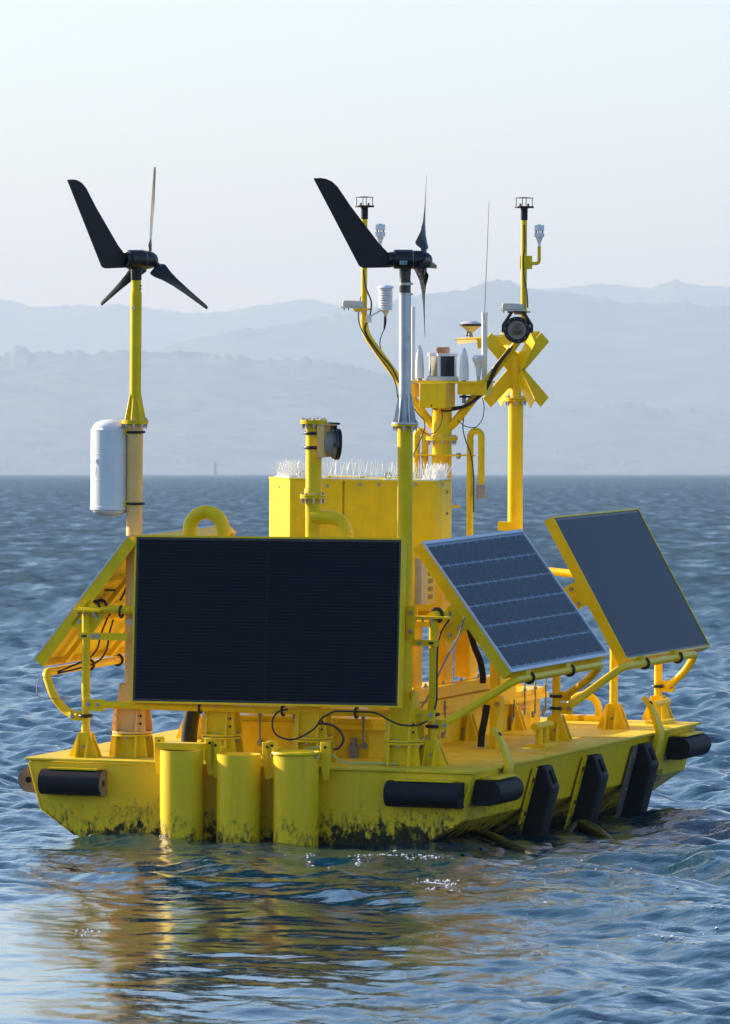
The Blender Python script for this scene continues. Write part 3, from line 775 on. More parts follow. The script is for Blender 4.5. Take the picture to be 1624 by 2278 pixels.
# ------------------------------------------------------------------ solar panels
def panel_frame(t0, t1, b0, b1, depth):
    """corner points: top near/far, bottom near/far; returns axes"""
    t0, t1, b0 = V(t0), V(t1), V(b0)
    a = (t1 - t0); L = a.length; a.normalize()
    s = (b0 - t0); s = s - a * s.dot(a); S = s.length; s.normalize()
    n = s.cross(a)
    return t0, a, s, n, L, S
def tray(parent, o, a, s, n, L, S, depth, rim=0.012, material='yellow'):
    for nm, p0, d, l in (('top_rail', o, a, L), ('bottom_rail', o + s * S, a, L)):
        inward = s if nm == 'top_rail' else -s
        m2 = MB(); c = p0 + d * l / 2 + inward * rim / 2 - n * depth / 2
        m2.box(c, (l, rim, depth), Matrix((d, s, n)).transposed()); m2.build('frame_rail', material, parent)
    for q, sg in ((o, 1), (o + a * L, -1)):
        m2 = MB(); c = q + s * S / 2 + a * sg * rim / 2 - n * (depth / 2)
        m2.box(c, (rim, S - 2 * rim - 0.001, depth), Matrix((a, s, n)).transposed()); m2.build('frame_rail', material, parent)
def laminate(parent, o, a, s, n, L, S, edge, material, z=-0.004, th=0.006, name='panel_glass'):
    m2 = MB(); m2.box(o + a * L / 2 + s * S / 2 + n * (z - th / 2), (L - 2 * edge, S - 2 * edge, th), Matrix((a, s, n)).transposed())
    return m2.build(name, material, parent)
def back_sheet(parent, o, a, s, n, L, S, depth, material='pv_back'):
    m2 = MB(); m2.box(o + a * L / 2 + s * S / 2 - n * 0.03, (L - 0.03, S - 0.03, 0.006), Matrix((a, s, n)).transposed()); m2.build('back_sheet', material, parent)
    for k in (0.33, 0.67):
        m2 = MB(); m2.box(o + a * L / 2 + s * S * k - n * 0.055, (L - 0.03, 0.05, 0.042), Matrix((a, s, n)).transposed()); m2.build('back_beam', 'yellow', parent)

# front panel
TILT = 0.20
a0, a1, b0_, b1_ = pv(300, 1190, 0.22), pv(897, 1197, 0.22), pv(297, 1562, 0.13), pv(893, 1575, 0.13)
o, a, s, n, L, S = panel_frame(a1, a0, b1_, b0_, 0.05)
n = n if n.y < 0 else -n
fp = thing('solar_panel', 'large black solar panel facing the viewer across the front of the buoy', 'solar panel', (o + s * S + a * L / 2), 'solar panels')
tray(fp, o, a, s, n, L, S, 0.07)
laminate(fp, o, a, s, n, L, S, 0.012, 'black', -0.006, 0.004, 'panel_border')
g_ = laminate(fp, o, a, s, n, L, S, 0.028, 'pv_black', -0.0035, 0.002, 'panel_glass')
nrow = 46
for k in range(1, nrow):
    m2 = MB(); c = o + s * (0.028 + (S - 0.056) * k / nrow) + a * L / 2 + n * (-0.0033)
    m2.box(c, (L - 0.06, 0.0022, 0.0008), Matrix((a, s, n)).transposed()); m2.build('cell_line', 'pv_line', g_)
for k in (0.5,):
    m2 = MB(); c = o + s * S / 2 + a * L * k + n * (-0.0032)
    m2.box(c, (0.003, S - 0.06, 0.0008), Matrix((a, s, n)).transposed()); m2.build('cell_line', 'pv_line', g_)
back_sheet(fp, o, a, s, n, L, S, 0.07)

# right front panel with visible cells
def side_corners(pt0, pt1, pb0, ut, ub):
    return pu(*pt0, ut), pu(*pt1, ut), pu(*pb0, ub)
ta, tb_, bb = side_corners((939, 1206), (1160, 1178), (1147, 1494), 0.905, 1.51)
o, a, s, n, L, S = panel_frame(tb_, ta, bb, None, 0.07)
n = n if n.x > 0 else -n
rp = thing('solar_panel', 'blue gridded solar panel with silver rim on the right front side', 'solar panel', (o + s * S + a * L / 2), 'solar panels')
tray(rp, o, a, s, n, L, S, 0.078)
tray(rp, o - s * 0.002 - a * 0.002 + n * 0.004, a, s, n, L + 0.004, S + 0.004, 0.012, rim=0.022, material='silver')
bs = laminate(rp, o, a, s, n, L, S, 0.018, 'backsheet', -0.002, 0.006, 'back_laminate')
NC, NR = 12, 6
mg = 0.035
cw, ch = (L - 2 * mg) / NC, (S - 2 * mg) / NR
cell_me = None
rotc = Matrix((a, s, n)).transposed()
for i in range(NC):
    for j in range(NR):
        if cell_me is None:
            x, y, k = cw / 2 - 0.0056, ch / 2 - 0.0052, 0.013
            m2 = MB(); m2.plate([V(-x + k, -y, 0), V(x - k, -y, 0), V(x, -y + k, 0), V(x, y - k, 0), V(x - k, y, 0), V(-x + k, y, 0), V(-x, y - k, 0), V(-x, -y + k, 0)], V(0, 0, 0.0012))
            cell_me = bpy.data.meshes.new('cell'); cell_me.from_pydata(m2.v, [], m2.f); cell_me.materials.append(MATS['cell'])
        ob = bpy.data.objects.new('cell', cell_me); COL.objects.link(ob); ob.parent = bs
        c = o + a * (mg + cw * (i + .5)) + s * (mg + ch * (j + .5)) + n * (-0.0012)
        ob.matrix_local = Matrix.Translation(c - BASE[bs.name]) @ rotc.to_4x4()
for j in range(NR):
    for k in (0.27, 0.73):
        m2 = MB(); c = o + a * L / 2 + s * (mg + ch * (j + k)) - n * 0.0003
        m2.box(c, (L - 2 * mg, 0.0022, 0.0008), rotc); m2.build('busbar', 'busbar', bs)
back_sheet(rp, o, a, s, n, L, S, 0.07)
RP = (o, a, s, n, L, S)
# right rear panel
ta, tb_, bb = side_corners((1230, 1149), (1420, 1130), (1399, 1467), 0.925, 1.45)
o, a, s, n, L, S = panel_frame(tb_, ta, bb, None, 0.07)
n = n if n.x > 0 else -n
rq = thing('solar_panel', 'plain dark blue solar panel in a yellow frame at the right rear', 'solar panel', (o + s * S + a * L / 2), 'solar panels')
tray(rq, o, a, s, n, L, S, 0.07)
laminate(rq, o, a, s, n, L, S, 0.012, 'black', -0.006, 0.004, 'panel_border')
laminate(rq, o, a, s, n, L, S, 0.03, 'cell', -0.0035, 0.002, 'panel_glass')
back_sheet(rq, o, a, s, n, L, S, 0.07)
for k in range(1, 40):
    m2 = MB(); c = o + s * (0.03 + (S - 0.06) * k / 40) + a * L / 2 + n * (-0.0033)
    m2.box(c, (L - 0.065, 0.0018, 0.0008), Matrix((a, s, n)).transposed()); m2.build('cell_line', 'cell_line', rq)
RQ = (o, a, s, n, L, S)
# left panel, seen from behind
lt0, lb0 = pu(282, 1193, -0.9), pu(78, 1465, -1.53)
lt1 = lt0 + V(0, 1.80, 0)
o, a, s, n, L, S = panel_frame(lt0, lt1, lb0, None, 0.07)
n = n if n.x < 0 else -n
lp = thing('solar_panel', 'solar panel on the left side turned outward, its yellow back showing behind the left mast', 'solar panel', (o + s * S + a * L / 2), 'solar panels')
tray(lp, o, a, s, n, L, S, 0.078)
tray(lp, o - s * 0.002 - a * 0.002 + n * 0.004, a, s, n, L + 0.004, S + 0.004, 0.012, rim=0.022, material='silver')
laminate(lp, o, a, s, n, L, S, 0.018, 'cell', -0.002, 0.006, 'panel_glass')
back_sheet(lp, o, a, s, n, L, S, 0.07)
q = o + a * 0.45 + s * S * 0.30 - n * 0.045
m2 = MB(); m2.box(q, (0.10, 0.12, 0.025), Matrix((a, s, n)).transposed()); m2.build('junction_box', 'beige', lp)
LP = (o, a, s, n, L, S)
# inner struts on the back of the left panel
for k in (0.18, 0.62):
    m2 = MB(); m2.box(o + a * L * k + s * S * 0.62 - n * 0.085, (0.05, S * 0.72, 0.03), Matrix((a, s, n)).transposed()); m2.build('back_strut', 'yellow', lp)
m2 = MB(); c = o + a * 0.006 + s * S * 0.57 - n * 0.13
m2.box(c, (0.012, 0.20, 0.15), Matrix((a, s, n)).transposed()); m2.build('hinge_plate', 'yellow', lp)
for dz in (-0.05, 0.05):
    for dn in (-.03, .04): bolt(lp, c + s * dz + n * dn - a * 0.006, -a, 0.012, 0.008)
m2 = MB(); q = [o + a * 0.22 + s * S * 0.42 - n * 0.04, o + a * 0.30 + s * S * 0.40 - n * 0.07, o + a * 0.44 + s * S * 0.385 - n * 0.07, o + a * 0.50 + s * S * 0.45 - n * 0.08, o + a * 0.52 + s * S * 0.62 - n * 0.08]
m2.tube(spline(q), 0.007, 8); m2.build('lead', 'cable', lp)

# ------------------------------------------------------------------ racks: posts and rails that hold the panels
def clamp(parent, c, axis, R, r=0.0085):
    m2 = MB(); m2.ring(c, axis, R + r, r, 24, 8); m2.build('u_bolt', 'cable', parent)
PU = 1.12
UP = 0.95
# front rack
fpost_l = pv(186.5, 1690, 0.16).x; fpost_r = 1.075
vl, vr = 0.19, 0.42
fr_ = thing('panel_rack', 'yellow tube rack at the front: two corner posts and the rails behind the big panel', 'panel rack', (0, 0.2, 0), 'tube racks holding the solar panels')
for u, v, zt_ in ((fpost_l, vl, pv(186, 1358, vl).z), (fpost_r, vr, pv(964, 1380, vr).z)):
    m2 = MB(); m2.tube([V(u, v, 0.005), V(u, v, zt_)], 0.0265, 18); m2.build('post', 'yellow', fr_)
    foot(fr_, u, v, 0.0265, 0.20, 0.07, 0.155)
zr = pv(186, 1356, vl).z
a0, a1 = V(fpost_l, vl, zr), V(fpost_r, vr, pv(964, 1372, vr).z)
m2 = MB(); m2.tube([a0 + V(-0.045, 0, 0), a0 + V(0.10, 0.0, 0), a0 + V(0.15, 0.03, 0.002), a1 + V(-0.20, -0.03, 0), a1 + V(-0.12, 0, -.004)], [0.016, 0.016, 0.026, 0.026, 0.018], 16); m2.build('upper_rail', 'yellow', fr_)
m2 = MB(); m2.box(a0 + V(0.02, 0, -0.006), (0.17, 0.10, 0.014)); m2.build('rail_plate', 'yellow', fr_)
m2 = MB(); m2.box(a1 + V(-0.03, 0, -0.004), (0.26, 0.10, 0.012)); m2.build('rail_plate', 'yellow', fr_)
for k in (-0.05, 0.0, 0.06): bolt(fr_, a0 + V(k, -0.03, -0.013), -W3, 0.008, 0.02); bolt(fr_, a1 + V(k - .06, -0.03, -0.010), -W3, 0.008, 0.02)
clamp(fr_, pv(270, 1361, 0.22), (1, 0, 0), 0.026)
zb0, zb1 = pv(212, 1567, 0.165).z, pv(950, 1591, 0.33).z
q0, q1 = V(fpost_l + 0.09, 0.165, zb0), V(fpost_r - 0.05, 0.36, zb1)
m2 = MB(); m2.tube([q0, q1], 0.0235, 18); m2.build('lower_rail', 'yellow', fr_)
for q, sgn in ((q0, -1), (q1, 1)):
    m2 = MB(); m2.box(q + V(sgn * 0.02, -0.005, -.004), (0.13, 0.018, 0.075)); m2.build('rail_lug', 'yellow', fr_)
    for k in (-0.03, 0.04): bolt(fr_, q + V(sgn * (0.02 + k), -0.014, 0), (0, -1, 0), 0.012, 0.009)
for z, u, v in ((q1.z, fpost_r, vr), (q1.z - 0.075, fpost_r, vr), (q0.z - 0.075, fpost_l, vl)): clamp(fr_, V(u, v, z), (0, 0, 1), 0.0265, 0.011)
for f in (0.32, 0.575, 0.80): clamp(fr_, q0.lerp(q1, f), (1, 0, 0), 0.0235)
# flat ties between posts and masts
z = pv(186, 1414, vl).z
m2 = MB(); m2.box(((fpost_l + u1) / 2 + 0.0, vl - 0.03, z), (u1 - fpost_l + 0.08, 0.012, 0.045)); m2.build('tie_bar', 'yellow', fr_)
clamp(fr_, V(fpost_l, vl, z), (0, 0, 1), 0.0265, 0.008)
for x in (210, 222): bolt(fr_, V(pv(x, 1412, vl).x, vl - 0.036, z), (0, -1, 0), 0.013, 0.006)
z = pv(964, 1430, vr).z
m2 = MB(); m2.box(((fpost_r + u4) / 2 + 0.03, vr - 0.035, z), (fpost_r - u4 + 0.06, 0.012, 0.04)); m2.build('tie_bar', 'yellow', fr_)
clamp(fr_, V(fpost_r, vr, z), (0, 0, 1), 0.0265, 0.010)
bolt(fr_, V(fpost_r - 0.075, vr - 0.041, z), (0, -1, 0), 0.012, 0.006)
q = pv(914, 1385, 0.30); m2 = MB(); m2.box(q, (0.055, 0.02, 0.21)); m2.build('panel_bracket', 'yellow', fr_)
for dz in (-.055, .06): bolt(fr_, q + V(0.0, -0.010, dz), (0, -1, 0), 0.011, 0.009)

# right rack
rk = thing('panel_rack', 'yellow tube rack along the right deck edge: posts, bent lower rails and upper rail', 'panel rack', (PU, 2.5, 0), 'tube racks holding the solar panels')
posts = [(pd(1237, 1650), 0.0285), (pd(1365, 1624), 0.0285), (pd(1464, 1605), 0.0285)]
PP = []
for q, r in posts:
    u = 1.12; v = q.y + (u - q.x) * (-2.6) * 0.4
    v = pu((812 + 0), 0, u).y if False else q.y
    PP.append((q.x, q.y))
tops = (0.97, 0.97, 0.62)
for (u, v), zt_ in zip(PP, tops):
    m2 = MB(); m2.tube([V(u, v, 0.005), V(u, v, zt_)], 0.0275, 18); m2.build('post', 'yellow', rk)
    foot(rk, u, v, 0.0275, 0.21, 0.08, 0.165)
# square post with drain hose
su, sv = pd(1101, 1668).x, pd(1101, 1668).y
m2 = MB(); m2.box((su, sv, 0.42), (0.055, 0.055, 0.83)); m2.build('square_post', 'yellow', rk)
m2 = MB(); m2.box((su + 0.03, sv, 0.10), (0.012, 0.13, 0.18)); m2.build('post_gusset', 'yellow', rk)
m2 = MB(); m2.box((su - 0.02, sv + 0.01, 0.295), (0.13, 0.07, 0.09)); m2.build('post_bracket', 'yellow', rk)
bolt(rk, (su + 0.02, sv - 0.026, 0.295), (0, -1, 0), 0.013, 0.008)
def rail(parent, pts, r=0.0255, f=0.07):
    m2 = MB(); m2.tube(fillet(pts, f), r, 18); return m2.build('bent_rail', 'yellow', parent)
UB = 1.50
cpt = V(fpost_r, vr, 0)
j0 = pu(986, 1613, 1.12); j0 = V(fpost_r + 0.06, vr, pv(986, 1613, vr).z)
k1 = pu(1146, 1513, UB); k2 = pu(1337, 1478, UB)
pz = PP[0]
j1 = V(pz[0] + 0.06, pz[1], pv(1262, 1549, pz[1]).z)
mid = k2.lerp(j1, 0.45) + V(0.03, 0, 0)
rail(rk, [j0, k1, k2, mid, j1])
for j, pst in ((j0, cpt), (j1, V(pz[0], pz[1], 0))):
    m2 = MB(); m2.box(j + V(-0.012, -.002, 0), (0.10, 0.02, 0.065)); m2.build('rail_lug', 'yellow', rk)
    for k in (-0.035, 0.022): bolt(rk, j + V(k, -0.012, 0), (0, -1, 0), 0.0115, 0.008)
    if pst.y > 1: clamp(rk, V(pst.x, pst.y, j.z), (0, 0, 1), 0.0275, 0.010)
for x, y in ((1176, 1507), (1265, 1488), ):
    f = (x - 1146) / (1337 - 1146); c = k1.lerp(k2, max(0.12, f)); clamp(rk, c, (k2 - k1), 0.0255, 0.009)
    m2 = MB(); m2.box(c + V(-0.01, -0.05, 0.035), (0.05, 0.10, 0.03)); m2.build('panel_shoe', 'yellow', rk)
# rear lower rail
j2 = V(pz[0] + 0.07, pz[1], pv(1267, 1576, pz[1]).z)
k3 = pu(1384, 1484, 1.46); k4 = pu(1548, 1455, 1.46)
p3 = PP[2]
j3 = V(p3[0] + 0.07, p3[1], pv(1490, 1527, p3[1]).z)
rail(rk, [j2, k3, k4, k4.lerp(j3, 0.55) + V(0.03, 0, 0), j3])
for j, pst in ((j2, pz), (j3, p3)):
    m2 = MB(); m2.box(j + V(-0.012, -.002, 0), (0.11, 0.02, 0.075)); m2.build('rail_lug', 'yellow', rk)
    for k in (-0.035, 0.022): bolt(rk, j + V(k, -0.012, 0), (0, -1, 0), 0.0125, 0.008)
    clamp(rk, V(pst[0], pst[1], j.z), (0, 0, 1), 0.0275, 0.010)
for x in (1432, 1506):
    f = (x - 1384) / (1548 - 1384); c = k3.lerp(k4, f); clamp(rk, c, (k4 - k3), 0.0255, 0.009)
    m2 = MB(); m2.box(c + V(-0.01, -0.05, 0.035), (0.05, 0.10, 0.03)); m2.build('panel_shoe', 'yellow', rk)
# upper rail
ua = V(fpost_r - 0.02, vr + 0.02, a1.z + 0.004)
m2 = MB(); m2.tube([ua, V(1.08, 1.0, a1.z + 0.0), V(PP[0][0] - 0.02, PP[0][1], 0.96)], 0.0265, 18); m2.build('upper_rail', 'yellow', rk)
m2 = MB(); m2.tube([pv(1200, 1268, 3.75), pv(1294, 1279, 3.62)], 0.026, 16); m2.build('cross_rail', 'yellow', rk)
clamp(rk, ua + V(0.0, 0.10, 0), (0, 1, 0), 0.0265, 0.012)
# hinge plates on the near ends of the two right panels
for (o, a, s, n, L, S), k, sz in ((RP, 0.52, 0.19), (RQ, 0.50, 0.17)):
    c = o + a * (L - 0.006) + s * S * k - n * 0.155
    m2 = MB(); m2.box(c, (0.012, sz, 0.165), Matrix((a, s, n)).transposed()); m2.build('hinge_plate', 'yellow', rk)
    for ds in (-0.055, 0.055):
        for dn in (-0.045, 0.035): bolt(rk, c + s * ds + n * dn + a * 0.006, a, 0.013, 0.009)
    m2 = MB(); m2.box(c - n * 0.02 + a * 0.014, (0.02, 0.008, 0.10), Matrix((a, s, n)).transposed()); m2.build('hinge_rib', 'yellow', rk)

# left rack
lk = thing('panel_rack', 'yellow tube rack along the left deck edge with a bent rail reaching outboard', 'panel rack', (-PU, 1.2, 0), 'tube racks holding the solar panels')
o, a, s, n, L, S = LP
jl = V(fpost_l - 0.05, vl, pv(160, 1592, vl).z)
rail(lk, [jl, pv(148, 1584, vl + 0.05), pu(119, 1550, -1.40), pu(101, 1496, -1.47), pu(268, 1467, -1.47), pu(300, 1462, -1.47)], 0.0265, 0.05)
m2 = MB(); m2.box(jl + V(0.0, -.002, 0), (0.10, 0.02, 0.06)); m2.build('rail_lug', 'yellow', lk)
bolt(lk, jl + V(-0.035, -0.012, 0), (0, -1, 0), 0.012, 0.008)
for q in (pu(198, 1479, -1.47), pu(262, 1468, -1.47)): clamp(lk, q, (0, 1, 0), 0.0265, 0.008)
for v in (1.95, 3.2):
    m2 = MB(); m2.tube([V(-1.12, v, 0.005), V(-1.12, v, 0.95)], 0.0275, 18); m2.build('post', 'yellow', lk)
    foot(lk, -1.12, v, 0.0275, 0.21, 0.08, 0.165)
m2 = MB(); m2.tube([V(fpost_l, vl + 0.02, zr + .01), V(-1.12, 1.95, 0.96), V(-1.12, 3.2, 0.96)], 0.0265, 18); m2.build('upper_rail', 'yellow', lk)
for v in (0.30, 0.42): clamp(lk, V(fpost_l + 0.01, v, zr + .012), (0, 1, 0), 0.0265, 0.010)

# inner short feet (frame of the skid)
for x, y in ((1035, 1649), (1138, 1627)):
    q = pd(x, y)
    m2 = MB(); m2.tube([V(q.x, q.y, 0.005), V(q.x, q.y, 0.25)], 0.0275, 16); m2.build('skid_foot', 'yellow', stand)
    foot(stand, q.x, q.y, 0.0275, 0.20, 0.09, 0.165)

# ------------------------------------------------------------------ central mast with instrument head
CV = 3.3
cu = pv(983, 940, CV).x
ct = pv(983, 906, CV).z; cf = pv(983, 975, CV).z
cm = thing('instrument_mast', 'thick yellow centre mast with forked arms and a boxed instrument platform', 'mast', (cu, CV, 0))
m2 = MB(); m2.lathe([(0.067, 0.0), (0.067, cf - 0.012)], (cu, CV, 0), n=30); m2.build('lower_column', 'yellow', cm)
m2 = MB(); m2.lathe([(0.067, cf + 0.012), (0.067, ct + 0.02)], (cu, CV, 0), n=30); m2.build('upper_column', 'yellow', cm)
top_flange(cm, (cu, CV, 0), cf, 0.108, 'yellow', 9)
def PC(x, y, dv=0.0): return pv(x, y, CV + dv)
armL = [PC(983, 960), PC(960, 945), PC(812, 742), PC(810, 700), PC(811, 486)]
armR = [PC(983, 960), PC(1008, 945), PC(1150, 762), PC(1165, 735), PC(1166, 488)]
for nm, pts in (('arm', armL), ('arm', armR)):
    f = fillet(pts, 0.07, 6); k = len(f)
    rs = [0.030 if p.z < pts[2].z - 0.06 else (0.0195 if p.z > pts[2].z + 0.12 else 0.025) for p in f]
    m2 = MB(); m2.tube(f, rs, 18); m2.build(nm, 'yellow', cm)
# platform
pz_ = PC(983, 849).z
pl, pr = PC(914, 849).x, PC(1087, 849).x
m2 = MB(); m2.box(((pl + pr) / 2, CV, pz_), (pr - pl, 0.26, 0.014)); m2.build('platform', 'yellow', cm)
bxl, bxr = PC(933, 870, -0.19).x, PC(992, 870, -0.19).x
ztop, zbot = PC(960, 851, -.1).z, PC(960, 907, -.1).z
m2 = MB(); m2.box(((bxl + bxr) / 2, CV - 0.095, (ztop + zbot) / 2), (bxr - bxl, 0.19, ztop - zbot)); jb = m2.build('junction_box', 'yellow', cm, bevel=0.004)
bolt(jb, PC(960, 902, -.19), (0, -1, 0), 0.005, 0.003, 'hole')
q = PC(1050, 864, -0.10); m2 = MB(); m2.box(q, (0.20, 0.012, 0.085)); m2.build('bracket_plate', 'yellow', cm)
q = PC(1078, 862, -0.02); m2 = MB(); m2.box(q, (0.06, 0.16, 0.10)); m2.build('bracket_plate', 'yellow', cm)
q = PC(922, 868, -0.06); m2 = MB(); m2.box(q, (0.03, 0.10, 0.09)); m2.build('bracket_plate', 'yellow', cm)
zq = PC(983, 1012).z
m2 = MB(); m2.box((cu, CV - 0.02, zq), (0.30, 0.14, 0.010)); m2.build('stay_plate', 'yellow', cm)
m2 = MB(); m2.box((cu + 0.19, CV - 0.02, zq), (0.10, 0.03, 0.010)); m2.build('stay_bar', 'yellow', cm)
m2 = MB(); m2.box((cu - 0.19, CV - 0.02, zq), (0.10, 0.03, 0.010)); m2.build('stay_bar', 'yellow', cm)
for k in (-0.125, 0.125):
    for dv in (-.04, .0): bolt(cm, V(cu + k, CV + dv, zq + 0.005), W3, 0.009, 0.009); bolt(cm, V(cu + k, CV + dv, zq - 0.005), -W3, 0.009, 0.014)
q = PC(1013, 1127); m2 = MB(); m2.box(q, (0.06, 0.03, 0.014)); m2.build('tab', 'yellow', cm)
bolt(cm, q + V(0, 0, .007), W3, 0.009, 0.01)

# candy-cane vents
def cane(label, xl, xr, ytop, ycap, ybot, cap):
    t = thing('cane_vent', label, 'vent pipe', (pv(xl, 1200, CV).x, CV, 0), 'cane shaped vents beside the centre mast')
    A, Bp = PC(xl, 1000), PC(xr, 1000)
    R = (Bp.x - A.x) / 2; zc = PC(xl, ytop).z - R - 0.022
    c = (A.x + Bp.x) / 2
    arc = [V(c - R * math.cos(q), CV, zc + R * math.sin(q)) for q in np.linspace(0, math.pi, 15)]
    zend = PC(xr, ycap).z
    m2 = MB(); m2.tube([V(A.x, CV, 0.005), V(A.x, CV, zc - 0.02)] + arc + [V(Bp.x, CV, zend)], 0.0225, 16); m2.build('pipe', 'yellow', t)
    if cap:
        h = zend - PC(xr, ybot).z
        m2 = MB(); m2.lathe([(0.026, 0.0), (0.033, -0.012), (0.033, -h * .62), (0.036, -h * .64), (0.036, -h)][::-1], (Bp.x, CV, zend), n=20); m2.build('cap', 'beige', t)
    return t
cane('yellow cane shaped vent pipe with a beige cap, right of the centre mast', 1046, 1071, 951, 1078, 1109, True)
cane('yellow cane shaped vent pipe partly hidden behind the silver mast', 927, 946, 951, 1090, 1110, False)
# a third cap showing between the panels
q = pv(1083, 1427, 2.6)
t_ = thing('hanging_vent', 'small beige vent cap hanging behind the blue gridded panel', 'vent cap', q)
m2 = MB(); m2.lathe([(0.036, -0.06), (0.036, -0.02), (0.033, -0.018), (0.033, 0.045), (0.026, 0.055)], q, n=20); m2.build('cap', 'beige', t_)
m2 = MB(); m2.tube(fillet([q + V(0, 0, 0.055), q + V(0, 0, 0.20), q + V(0, 0.16, 0.20), V(q.x, q.y + 0.16, 0.0)], 0.07), 0.022, 14); m2.build('pipe', 'yellow', t_)

# ------------------------------------------------------------------ sensors on the instrument mast
def black_anemometer(label, top):
    t = thing('wind_sensor', label, 'wind sensor', top, 'black ultrasonic wind sensors')
    c = V(top); m = 0.000485
    m2 = MB(); m2.lathe([(0.023, 0), (0.0235, 0.075), (0.030, 0.078), (0.062, 0.079), (0.065, 0.085), (0.062, 0.092), (0.02, 0.093)], c, n=28); m2.build('body', 'fin_black', t)
    m2 = MB(); m2.lathe([(0.062, 0.143), (0.062, 0.146), (0.03, 0.150), (0.0, 0.152)], c, n=28); m2.build('top_disc', 'fin_black', t)
    for k in range(4):
        q = c + V(math.cos(k * 1.571 + .55), math.sin(k * 1.571 + .55), 0) * 0.054
        m2 = MB(); m2.tube([q + W3 * .09, q + W3 * .145], 0.0026, 6); m2.build('strut', 'fin_black', t)
        q = c + V(math.cos(k * 1.571 + 1.2), math.sin(k * 1.571 + 1.2), 0) * 0.036
        m2 = MB(); m2.lathe([(0.006, .09), (0.006, .104), (0.003, .109), (0, .110)], q, n=10); m2.build('transducer', 'fin_black', t)
    return t
black_anemometer('black ultrasonic wind sensor on the left arm, behind the turbine tail', armL[-1] + V(0, 0, -0.005))
black_anemometer('black ultrasonic wind sensor on top of the right arm', armR[-1] + V(0, 0, -0.005))
def white_anemometer(label, base, elbow):
    t = thing('weather_sensor', label, 'weather sensor', base, 'white ultrasonic weather sensors'); c = V(base)
    m2 = MB(); m2.lathe([(0.008, 0.0), (0.008, 0.018), (0.013, 0.018), (0.014, 0.038), (0.021, 0.042), (0.021, 0.058), (0.032, 0.060), (0.033, 0.087), (0.030, 0.089)], c, n=24); m2.build('lower_body', 'white', t)
    m2 = MB(); m2.lathe([(0.031, 0.102), (0.033, 0.104), (0.032, 0.136), (0.029, 0.140), (0.012, 0.141), (0.011, 0.145), (0.0, 0.1455)], c, n=24); m2.build('upper_body', 'white', t)
    for k in range(6):
        q = c + V(math.cos(k * 1.047), math.sin(k * 1.047), 0) * 0.024
        m2 = MB(); m2.tube([q + W3 * .088, q + W3 * .103], 0.003, 6); m2.build('pin', 'fin_black', t)
    m2 = MB(); m2.tube(fillet([V(elbow), V(c.x, c.y, V(elbow).z), c], 0.025), 0.0115, 12); m2.build('elbow_pipe', 'yellow', t)
    return t
b_ = PC(1199.5, 548); e_ = PC(1182, 586)
wR = white_anemometer('white ultrasonic weather sensor on a yellow elbow pipe beside the right arm', V(b_.x, CV, b_.z), V(e_.x, CV, e_.z))
q = PC(1170, 584); m2 = MB(); m2.box((q.x - 0.003, CV + 0.012, q.z), (0.075, 0.03, 0.088)); m2.build('mounting_plate', 'yellow', wR)
b_ = PC(846, 546); e_ = PC(826, 584)
white_anemometer('white ultrasonic weather sensor peeking out behind the turbine tail fin', V(b_.x, CV, b_.z), V(e_.x - 0.03, CV, e_.z))
def flat_sensor(label, c):
    t = thing('flat_sensor', label, 'sensor', c, 'flat cream sensor boxes on the arms'); c = V(c)
    prof = [(-0.068, 0.0), (0.066, 0.0), (0.066, 0.036), (0.045, 0.041), (0.0, 0.044), (-0.058, 0.046), (-0.066, 0.040)]
    m2 = MB(); m2.plate([c + V(x, 0, z) for x, z in prof], V(0, 0.09, 0)); m2.build('case', 'cream', t, bevel=0.005)
    m2 = MB(); m2.box(c + V(0.0, 0, -0.004), (0.15, 0.10, 0.007)); m2.build('base', 'cream', t)
    m2 = MB(); m2.box(c + V(0.058, -0.01, -0.014), (0.10, 0.07, 0.012)); m2.build('shelf', 'yellow', t)
    m2 = MB(); m2.box(c + V(0.05, -0.01, -0.026), (0.07, 0.05, 0.012)); m2.build('shelf_foot', 'faded', t)
    for k in (-0.06, -0.03): bolt(t, c + V(k, -0.03, -0.008), -W3, 0.004, 0.01, 'black')
flat_sensor('flat cream sensor box on the left arm below the turbine tail', PC(788, 683, -0.03))
flat_sensor('flat cream sensor box on the right arm just above the round lamp', PC(1143, 689, -0.03))
# round lamp at the right arm's bend
lc2 = PC(1150, 734, -0.12)
round_lamp('searchlight', 'round black-rimmed searchlight facing the viewer at the bend of the right arm', lc2, (0.18, -0.98, 0.02), 0.088, (0, 0, 1))
# radiation shield
rs0 = PC(858, 690, -0.03)
rs_ = thing('radiation_shield', 'white louvred thermometer screen hanging between the left arm and the silver mast', 'thermometer screen', rs0)
zz = PC(858, 634, -.03).z - rs0.z
for k in range(9):
    z = k * 0.0165
    m2 = MB(); m2.lathe([(0.049, z), (0.0495, z + 0.002), (0.040, z + 0.014), (0.036, z + 0.014), (0.044, z)], rs0, n=26); m2.build('louvre', 'white', rs_)
m2 = MB(); m2.lathe([(0.058, 0.146), (0.058, 0.149), (0.050, 0.158), (0.030, 0.165), (0, 0.168)], rs0, n=26); m2.build('cap', 'white', rs_)
m2 = MB(); m2.lathe([(0.034, -0.002), (0.034, 0.15)], rs0, n=20); m2.build('core', 'white', rs_)
m2 = MB(); m2.lathe([(0.010, -0.042), (0.014, -0.02), (0.022, -0.018), (0.024, 0)], rs0, n=16); m2.build('gland', 'cream', rs_)
m2 = MB(); q = [PC(823, 704, -.03), PC(832, 699, -.03), PC(846, 691, -.03), PC(858, 689, -.03)]; m2.tube(q, 0.006, 8); m2.build('bracket_arm', 'white', rs_)
m2 = MB(); m2.box(PC(821, 709, -.03), (0.03, 0.03, 0.05)); m2.build('bracket', 'white', rs_)
